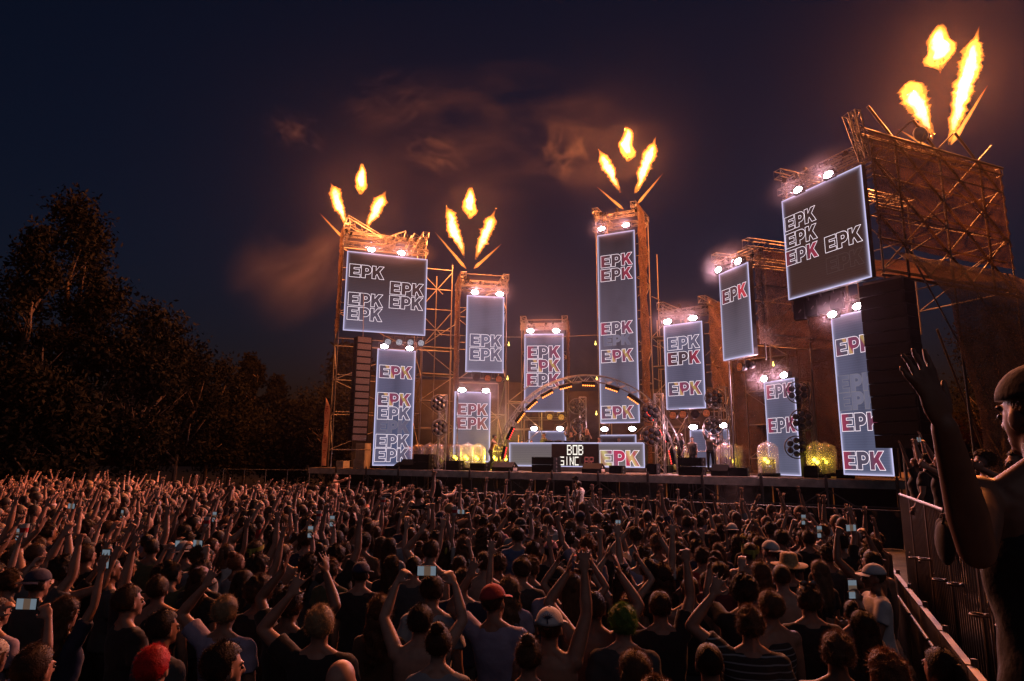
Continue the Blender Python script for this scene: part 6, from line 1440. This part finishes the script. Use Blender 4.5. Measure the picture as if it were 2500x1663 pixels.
# people along the railing on the platform
for i, (tt, off, key, hair, hc, sh, turn, lab, mir) in enumerate([
        (3.3, .12, (0, 'lean'), 'short', 'black', 'black', 80, 'person leaning over the railing with a dangling arm', False),
        (4.6, .12, (0, 'lean'), 'curly', 'dark brown', 'dark grey', 70, 'person on the platform stretching an arm towards the stage', True),
        (5.8, .10, (1, 'both_up'), 'long', 'black', 'pink', 40, 'person in a pale top with both arms up at the railing', False),
        (6.9, .08, (0, 'phone_two'), 'short', 'black', 'black', 25, 'person filming sideways from the platform', False),
        (8.1, .06, (0, 'one_up'), 'crop', 'black', 'black', 25, 'person waving at the far end of the platform', False),
        (9.2, .06, (1, 'both_up'), 'pony', 'brown', 'black', 25, 'person with spread fingers at the far end of the railing', False)]):
    P = FA + FD * tt + Vector((FD.y, -FD.x, 0)) * (off + .16); P.z = PLZ
    e = person(P, facing(P, turn), key, hair, hc, sh, lab, 'people on the viewing platform', 1.0 if not key[0] else .96, mir, i % 3, 0)
    if key[1] == 'phone_two': phone(e, key, 'phone held sideways above the platform railing', True)
    if key[1] == 'lean' and not mir: phone(e, key, 'dark phone in the hand hanging over the railing')
# black bag hung on the railing
P = FA + FD * 5.0 + Vector((-FD.y, FD.x, 0)) * .12
q = MB(); q.ell((0, 0, -.22), (.24, .10, .26), 16, 10); q.ell((.1, -.02, -.05), (.14, .09, .12), 12, 8); q.tube((-.1, .02, .0), (-.05, -.05, .22), .015); q.tube((.1, .02, .0), (.05, -.05, .22), .015)
o = q.build('shoulder_bag', BLACKCLOTH, None, True, (P.x, P.y, RZT - .12), (0, 0, FRZ)); tag(o, 'black bag hanging over the platform railing', 'bag')
# the neighbour at the right edge
nh = NH
ne = person(Vector((nh.x, nh.y, nh.z - 1.65)), R(4), (0, 'neighbour'), 'capfringe', 'ginger', 'black', 'person close by at the right edge, forearm and open hand raised', None, 1.0, False, 2, 0, 'capback', 'black', True)

# ------------------------------------------------------------------ the rest of the crowd
def fence_x(Y): return FA.x + (FB.x - FA.x) * (Y - FA.y) / (FB.y - FA.y)
CFX, CFY = [-200, 300, 700, 1000, 1500, 2150], [26, 25, 21.5, 18.3, 15.6, 12.2]
def ok_spot(x, y):
    if x > fence_x(y) - .95: return False
    v = Vector((x - PL.x, y - PL.y, 0)); 
    if v.dot(BK) > -2.6 or y > np.interp(CX + FPX * x / y, CFX, CFY): return False
    if abs(x) > .86 * y + 1.2: return False
    if y > 29 - .12 * abs(x + 11): return False
    return True
cand = []; sp = .54; yy = 3.1; row = 0
while yy < 32:
    xx = -30
    s_ = sp if yy < 14 else .66
    while xx < 14:
        x = xx + random.uniform(-.17, .17) + (row % 2) * s_ / 2; y = yy + random.uniform(-.15, .15); xx += s_
        if not ok_spot(x, y): continue
        if any(abs(x - a) < .36 and abs(y - b) < .40 for a, b in TAKEN): continue
        # keep a sight line to the hand placed people
        if y < 6.2 and any(abs(x / y - a / b) < .036 and 0 < b - y < 1.3 for a, b in TAKEN): continue
        cand.append((x, y))
    yy += s_ * .86; row += 1
cand.sort(key=lambda q: q[0] ** 2 + q[1] ** 2)
NIND = 300 - len(MAN)
LABS = {}
def zone(x, y):
    px = CX + FPX * x / y
    for lim, nm in ((260, 'far left'), (560, 'by left trees'), (860, 'left of stage'), (1100, 'below left screens'), (1300, 'before the arch'), (1500, 'below centre tower'), (1700, 'right of centre'), (1950, 'before right domes'), (9999, 'by right barrier')):
        if px < lim: return nm
def depthw(y):
    for lim, nm in ((4.6, 'nearest rows'), (5.6, 'near rows'), (6.8, 'lower middle'), (8.2, 'middle rows'), (9.8, 'upper middle'), (99, 'farther rows')):
        if y < lim: return nm
HW = {'buzz': 'shaved', 'short': 'short', 'crop': 'cropped', 'tousled': 'tousled', 'curly': 'curly', 'afro': 'bushy', 'long': 'long', 'longwavy': 'wavy', 'pony': 'ponytailed', 'bun': 'knotted'}
PW = {'down': 'arms down', 'one_up': 'one arm up', 'both_up': 'both arms up', 'clap': 'hands joined overhead', 'phone_two': 'filming overhead', 'phone_one': 'holding up a phone', 'fist': 'fist up', 'bent_up': 'bent arm up', 'point': 'pointing up', 'front': 'hands in front', 'reach_up': 'arm reaching forward', 'wide_up': 'elbows wide', 'half_up': 'forearm up', 'slant_up': 'slanting arm up'}
PWT = {'down': 58, 'one_up': 9, 'both_up': 6, 'clap': 6, 'phone_two': 4, 'phone_one': 6, 'fist': 5, 'bent_up': 7, 'point': 4, 'front': 3, 'reach_up': 8, 'wide_up': 6, 'half_up': 9, 'slant_up': 9}
NPH = 0
rs_ = random.Random(11)
for (x, y) in cand[:NIND]:
    for _try in range(40):
        fem = rs_.random() < .45
        w_ = dict(PWT)
        if CX + FPX * x / y > 1150: w_['down'] = 120
        if y < 6.5: w_['down'] = 110
        if y < 4.3: w_ = {'down': 1, 'front': .2}
        pose = rs_.choices(list(w_), list(w_.values()))[0]
        hair = rs_.choice(('long', 'longwavy', 'pony', 'bun', 'longwavy', 'curly')) if fem else rs_.choice(('buzz', 'short', 'crop', 'tousled', 'curly', 'short', 'afro'))
        hc = rs_.choices(('black', 'dark brown', 'brown', 'light brown', 'blond', 'ginger'), (40, 34, 16, 4, 3, 3))[0]
        shirt = rs_.choices((None, 'black', 'dark grey', 'navy', 'white', 'lavender', 'red', 'olive', 'light grey', 'maroon', 'blue', 'pink', 'brown', 'striped'), (17, 30, 11, 8, 10, 7, 3, 4, 8, 4, 3, 4, 4, 4))[0]
        tank = bool(shirt) and rs_.random() < .25; head = rs_.choices((None, 'cap', 'capback', 'sunglasses', 'bandana'), (82, 5, 6, 4, 1))[0]; hcol = rs_.choice(('black', 'navy', 'white', 'red', 'light grey'))
        if head in ('cap', 'capback') : hair = 'capfringe' if not fem else 'long'
        sc_ = rs_.uniform(.90, .99) if fem else rs_.uniform(.96, 1.06)
        P = Vector((x, y, 0))
        hw = (f'{hcol} cap' if head in ('cap', 'capback') else f'{HW.get(hair, "short")} {hc} hair')
        lab = f'{("bare shouldered" if not shirt else shirt + (" tank" if tank else " shirt"))} person, {hw}, {PW[pose]}, {zone(x, y)}, {depthw(y)}'
        if lab not in LABS and len(lab.replace(',', ' ').split()) <= 16: break
    LABS[lab] = 1
    e = person(P, facing(P, rs_.uniform(-24, 24)), (int(fem), pose), hair, hc, shirt, lab, group_near, sc_, rs_.random() < .5 and 'phone' not in pose, rs_.choice((0, 0, 1, 2)), rs_.randrange(4), head, hcol, tank, R(rs_.uniform(-4, 4)))
    e.rotation_euler[1] = R(rs_.uniform(-8, 8) if pose != 'down' else rs_.uniform(-4, 4))
    if pose in ('phone_one', 'phone_two') and NPH < 9:
        NPH += 1; phone(e, (int(fem), pose), f'small lit phone {zone(x, y)} {depthw(y)}, held by the {hw} person'.replace(' hair person', ' haired person'), pose == 'phone_two')
    elif pose in ('one_up', 'point') and NPH < 99 and rs_.random() < .16: cup(e, (int(fem), pose), f'paper cup raised {zone(x, y)} {depthw(y)} by the {hw} person'.replace(' hair person', ' haired person'))

# farther people as one mass
def low_person(fem, arms, rg):
    parts = []   # (V, Q, colour slot)
    def addq(fn, slot):
        m_ = MB(); fn(m_); parts.append((np.vstack(m_.v), np.array([f for f in m_.f if len(f) == 4]), slot))
    T = TORSO_F if fem else TORSO_M
    addq(lambda m_: m_.rings(torso_rings([T[i] for i in (0, 2, 4, 6, 7, 8)], .01, n=10), False), 1)
    addq(lambda m_: (m_.tube((0, 0, 1.42), (0, 0, 1.58), .055, n=6)), 0); addq(lambda m_: m_.ell((0, .012, 1.635), (.072, .09, .105), 10, 8), 0)
    addq(lambda m_: m_.ell((0, .10, 1.605), (.014, .02, .02), 5, 4), 0)
    if fem: addq(lambda m_: (m_.ell((0, -.025, 1.665), (.086, .098, .095), 10, 7), m_.ell((0, -.075, 1.50), (.082, .05, .19), 9, 6)), 2)
    else: addq(lambda m_: m_.ell((0, -.028, 1.672), (.084, .100, .090), 10, 7), 2)
    for s_, (ud, fd) in zip((1, -1), arms):
        ud, fd = unit(np.array(ud) * (s_, 1, 1)), unit(np.array(fd) * (s_, 1, 1)); sh = np.array((s_ * .17, 0, 1.40 + .05 * max(0, ud[2]))); el = sh + ud * .28; wr = el + fd * .25
        addq(lambda m_: (m_.tube(sh, el, .052, .04, 7), m_.tube(el, wr, .040, .026, 7)), 0)
        addq(lambda m_: m_.tube(sh - ud * .02, sh + ud * .14, .068, .066, 7), 1)
        def hnd(m_):
            m_.ell(wr + fd * .05, (.032, .018, .055), 6, 5)
            for k_ in range(4): b_ = wr + fd * .085 + np.array(((k_ - 1.5) * .014, 0, 0)); m_.tube(b_, b_ + fd * (.07 - .008 * abs(k_ - 1.3)) + np.array(((k_ - 1.5) * .010, .012, 0)), .009, .006, 4)
            m_.tube(wr + fd * .04 - np.array((s_ * .03, 0, 0)), wr + fd * .085 - np.array((s_ * .05, -.01, 0)), .011, .007, 4)
        addq(hnd, 0)
    for s_ in (1, -1): addq(lambda m_: m_.tube((s_ * .09, 0, .02), (s_ * .09, 0, .9), .06, .09, 6), 3)
    V = np.vstack([p[0] for p in parts]); Q = []; S_lot = []; off = 0
    for v, q_, sl in parts: Q.append(q_ + off); off += len(v); S_lot.append(np.full(len(v), sl))
    return V, np.vstack(Q), np.concatenate(S_lot)
UPS = [((.3, .15, .95), (-.05, .15, 1)), ((.5, .2, .8), (-.4, .2, .85)), ((.25, .45, .8), (0, .3, .95)), ((.75, .1, .6), (-.5, .1, .85)), ((.15, .3, .95), (.1, .2, 1)), ((.6, .5, .6), (.3, .3, .9)), ((.2, .8, .5), (-.3, .5, .8)), ((.8, .3, .4), (.1, .2, .95)), ((.4, .6, .3), (-.5, .3, .8))]
DN = ((.15, .05, -1), (0, .4, -.9)); FRT = ((.3, .7, .2), (-.1, .5, .85))
VAR = []
for i in range(45):
    rg = np.random.default_rng(i); a = [[UPS[i % 9], DN], [DN, DN], [UPS[i % 9], UPS[(i + 2) % 9]], [FRT, DN], [DN, UPS[(i + 4) % 9]], [DN, DN], [FRT, FRT]][i % 7]
    VAR.append(low_person(i % 2, a, rg))
far = cand[NIND:]
VV, QQ, CC = [], [], []; off = 0; rg = np.random.default_rng(5)
SKC = np.array([(.38, .20, .14), (.46, .27, .2), (.24, .13, .085)]); SHC = np.array([(.018, .018, .02)] * 5 + [(.36, .19, .13)] * 4 + [(.07, .07, .075), (.5, .48, .48), (.4, .34, .46), (.38, .03, .035), (.03, .03, .07), (.3, .3, .32)]); HRC = np.array([(.018, .013, .01), (.05, .028, .016), (.11, .06, .032), (.3, .2, .1)])
for (x, y) in far:
    V, Q, sl = VAR[rg.integers(0, len(VAR))]; s_ = rg.uniform(.92, 1.06); a = facing(Vector((x, y, 0)), rg.uniform(-28, 28)); lx = rg.uniform(-.13, .13); ly = rg.uniform(-.08, .08)
    c, s2 = math.cos(a), math.sin(a); v = V * s_ * np.array((rg.choice((-1, 1)), 1, 1)); v = v + np.stack([v[:, 2] * lx, v[:, 2] * ly, v[:, 2] * 0], 1)
    VV.append(np.stack([v[:, 0] * c - v[:, 1] * s2 + x, v[:, 0] * s2 + v[:, 1] * c + y, v[:, 2] + rg.uniform(0, .1)], 1)); QQ.append(Q + off); off += len(V)
    sk_ = SKC[rg.integers(0, 3)]; pal = np.array([sk_, SHC[rg.integers(0, len(SHC))], HRC[rg.choice(4, p=(.4, .35, .17, .08))], (.03, .03, .04)]); CC.append(np.hstack([pal[sl], np.ones((len(V), 1))]))
FARM = bpy.data.materials.new('far_crowd'); FARM.use_nodes = True; nt = FARM.node_tree; b = nt.nodes['Principled BSDF']; b.inputs['Roughness'].default_value = .65
an_ = nd(nt, 'ShaderNodeVertexColor'); an_.layer_name = 'Col'; nt.links.new(an_.outputs[0], b.inputs['Base Color'])
o = quick_mesh_obj('crowd', np.vstack(VV), np.vstack(QQ), [FARM], None, smooth=True, colors=np.vstack(CC))
tag(o, 'dense far crowd with raised arms in front of the stage', kind='stuff')

# ------------------------------------------------------------------ haze and smoke
HZ = bpy.data.materials.new('haze_air'); HZ.use_nodes = True; nt = HZ.node_tree; nt.nodes.remove(nt.nodes['Principled BSDF'])
pv = nd(nt, 'ShaderNodeVolumePrincipled'); pv.inputs['Color'].default_value = (.82, .76, .90, 1); pv.inputs['Density'].default_value = HAZE; pv.inputs['Anisotropy'].default_value = .88
nt.links.new(pv.outputs[0], nt.nodes['Material Output'].inputs['Volume'])
q = MB(); q.box((-158, -158, -1), (158, 158, 34)); o = q.build('haze', HZ); tag(o, 'thin smoky night air over the whole site', kind='stuff')
def smoke_mat(name, dens, scale, seed, col=(.85, .8, .84), lo=.42):
    m = bpy.data.materials.new(name); m.use_nodes = True; nt = m.node_tree; nt.nodes.remove(nt.nodes['Principled BSDF']); L = nt.links.new
    tc = nd(nt, 'ShaderNodeTexCoord'); ln = nd(nt, 'ShaderNodeVectorMath', operation='LENGTH'); L(tc.outputs['Object'], ln.inputs[0])
    fo = nd(nt, 'ShaderNodeMapRange', interpolation_type='SMOOTHSTEP'); fo.inputs['From Min'].default_value = 1.; fo.inputs['From Max'].default_value = .15; L(ln.outputs['Value'], fo.inputs['Value'])
    mp = nd(nt, 'ShaderNodeMapping'); mp.inputs['Location'].default_value = (seed * 3.1, seed, 0); L(tc.outputs['Object'], mp.inputs[0])
    no = nd(nt, 'ShaderNodeTexNoise'); no.inputs['Scale'].default_value = scale; no.inputs['Detail'].default_value = 4; no.inputs['Distortion'].default_value = 1.0; L(mp.outputs[0], no.inputs['Vector'])
    r2 = nd(nt, 'ShaderNodeMapRange', interpolation_type='SMOOTHSTEP'); r2.inputs['From Min'].default_value = lo; r2.inputs['From Max'].default_value = .75; r2.inputs['To Max'].default_value = dens; L(no.outputs['Fac'], r2.inputs['Value'])
    mu = nd(nt, 'ShaderNodeMath', operation='MULTIPLY'); L(fo.outputs[0], mu.inputs[0]); L(r2.outputs[0], mu.inputs[1])
    p_ = nd(nt, 'ShaderNodeVolumePrincipled'); p_.inputs['Color'].default_value = (*col, 1); p_.inputs['Anisotropy'].default_value = .2; L(mu.outputs[0], p_.inputs['Density'])
    L(p_.outputs[0], nt.nodes['Material Output'].inputs['Volume']); return m
def smoke(x, y, Y, rad, label, dens, scale=1.6, seed=1, rz=0., lo=.42):
    q = MB(); q.ell((0, 0, 0), (1, 1, 1), 20, 14)
    o = q.build('smoke', smoke_mat('smoke_%d' % seed, dens, scale, seed, lo=lo), None, True, at(x, y, Y)); o.scale = rad; o.rotation_euler = (0, rz, 0); tag(o, label, kind='stuff')
smoke(735, 640, 39, (6.2, 2.5, 4.2), 'grey smoke drifting left of the left tower', .075, 1.3, 1, R(-40), .36)
smoke(720, 320, 40, (3.0, 1.4, 1.9), 'small lit smoke puff high in the left sky', .13, 1.9, 2, .4, .47)
smoke(950, 245, 40, (4.4, 1.5, 2.6), 'lit smoke puff above the left tower', .09, 2.0, 3, -.3, .47)
smoke(1060, 375, 38, (3.4, 1.2, 1.7), 'lit smoke wisp between two flame groups', .08, 2.1, 4, .4, .46)
smoke(1370, 370, 36, (2.2, 1.2, 2.4), 'lit smoke wisp left of the centre flames', .09, 1.9, 5, 0, .46)
smoke(1160, 1040, 35.2, (4.0, 1.8, 2.9), 'yellow lit stage smoke around the dancer', .13, 1.6, 6, 0, .3)
smoke(1430, 900, 39.5, (1.8, 1., 3.4), 'reddish smoke behind the arch', .08, 1.3, 7)
smoke(1390, 900, 33, (20, 6, 8), 'thin lit smoke hanging over the whole deck', .0035, .9, 9, 0, .15)
smoke(1240, 330, 37, (12, 5, 5), 'faint reddish smoke drifting above the towers', .018, 2.2, 10, 0, .46)
for k_, dn in (('S1', 1), ('S3', 1.2), ('S4', 1.2), ('S5', 1.), ('S6', 1.2), ('S7', 1.), ('S8', .8), ('S9', .8), ('S10', 1), ('S11', .8), ('S2', .6)):  # smoke added round the flood lamps as halos, in place of lens bloom
    s = SCREENS[k_]; c_ = s.P + s.r * (s.W / 2) + s.n * .25; xa, ya, xb, yb = FL[k_]
    q = MB(); q.ell((0, 0, 0), (1, 1, 1), 20, 14); m_ = smoke_mat('lamp_halo_' + k_,   .085 * dn, 1.1, 20 + int(k_[1:]), (.9, .84, .9), .1)
    o = q.build('smoke', m_, None, True, (c_.x, c_.y, on_plane((xa + xb) / 2, (ya + yb) / 2, s.P, s.n).z)); o.scale = (s.W * .5 + .95, .95, 1.15); o.rotation_euler = (0, 0, s.rz); tag(o, 'added halo smoke round the flood lamps of the ' + where[k_], kind='stuff')
smoke(1790, 1215, 18, (.8, .6, 1.), 'thin smoke rising from the right crowd', .10, 1.6, 8)
print('PEOPLE', PCOUNT, 'FAR', len(far), 'TRIS', sum(len(m.polygons) for m in bpy.data.meshes))
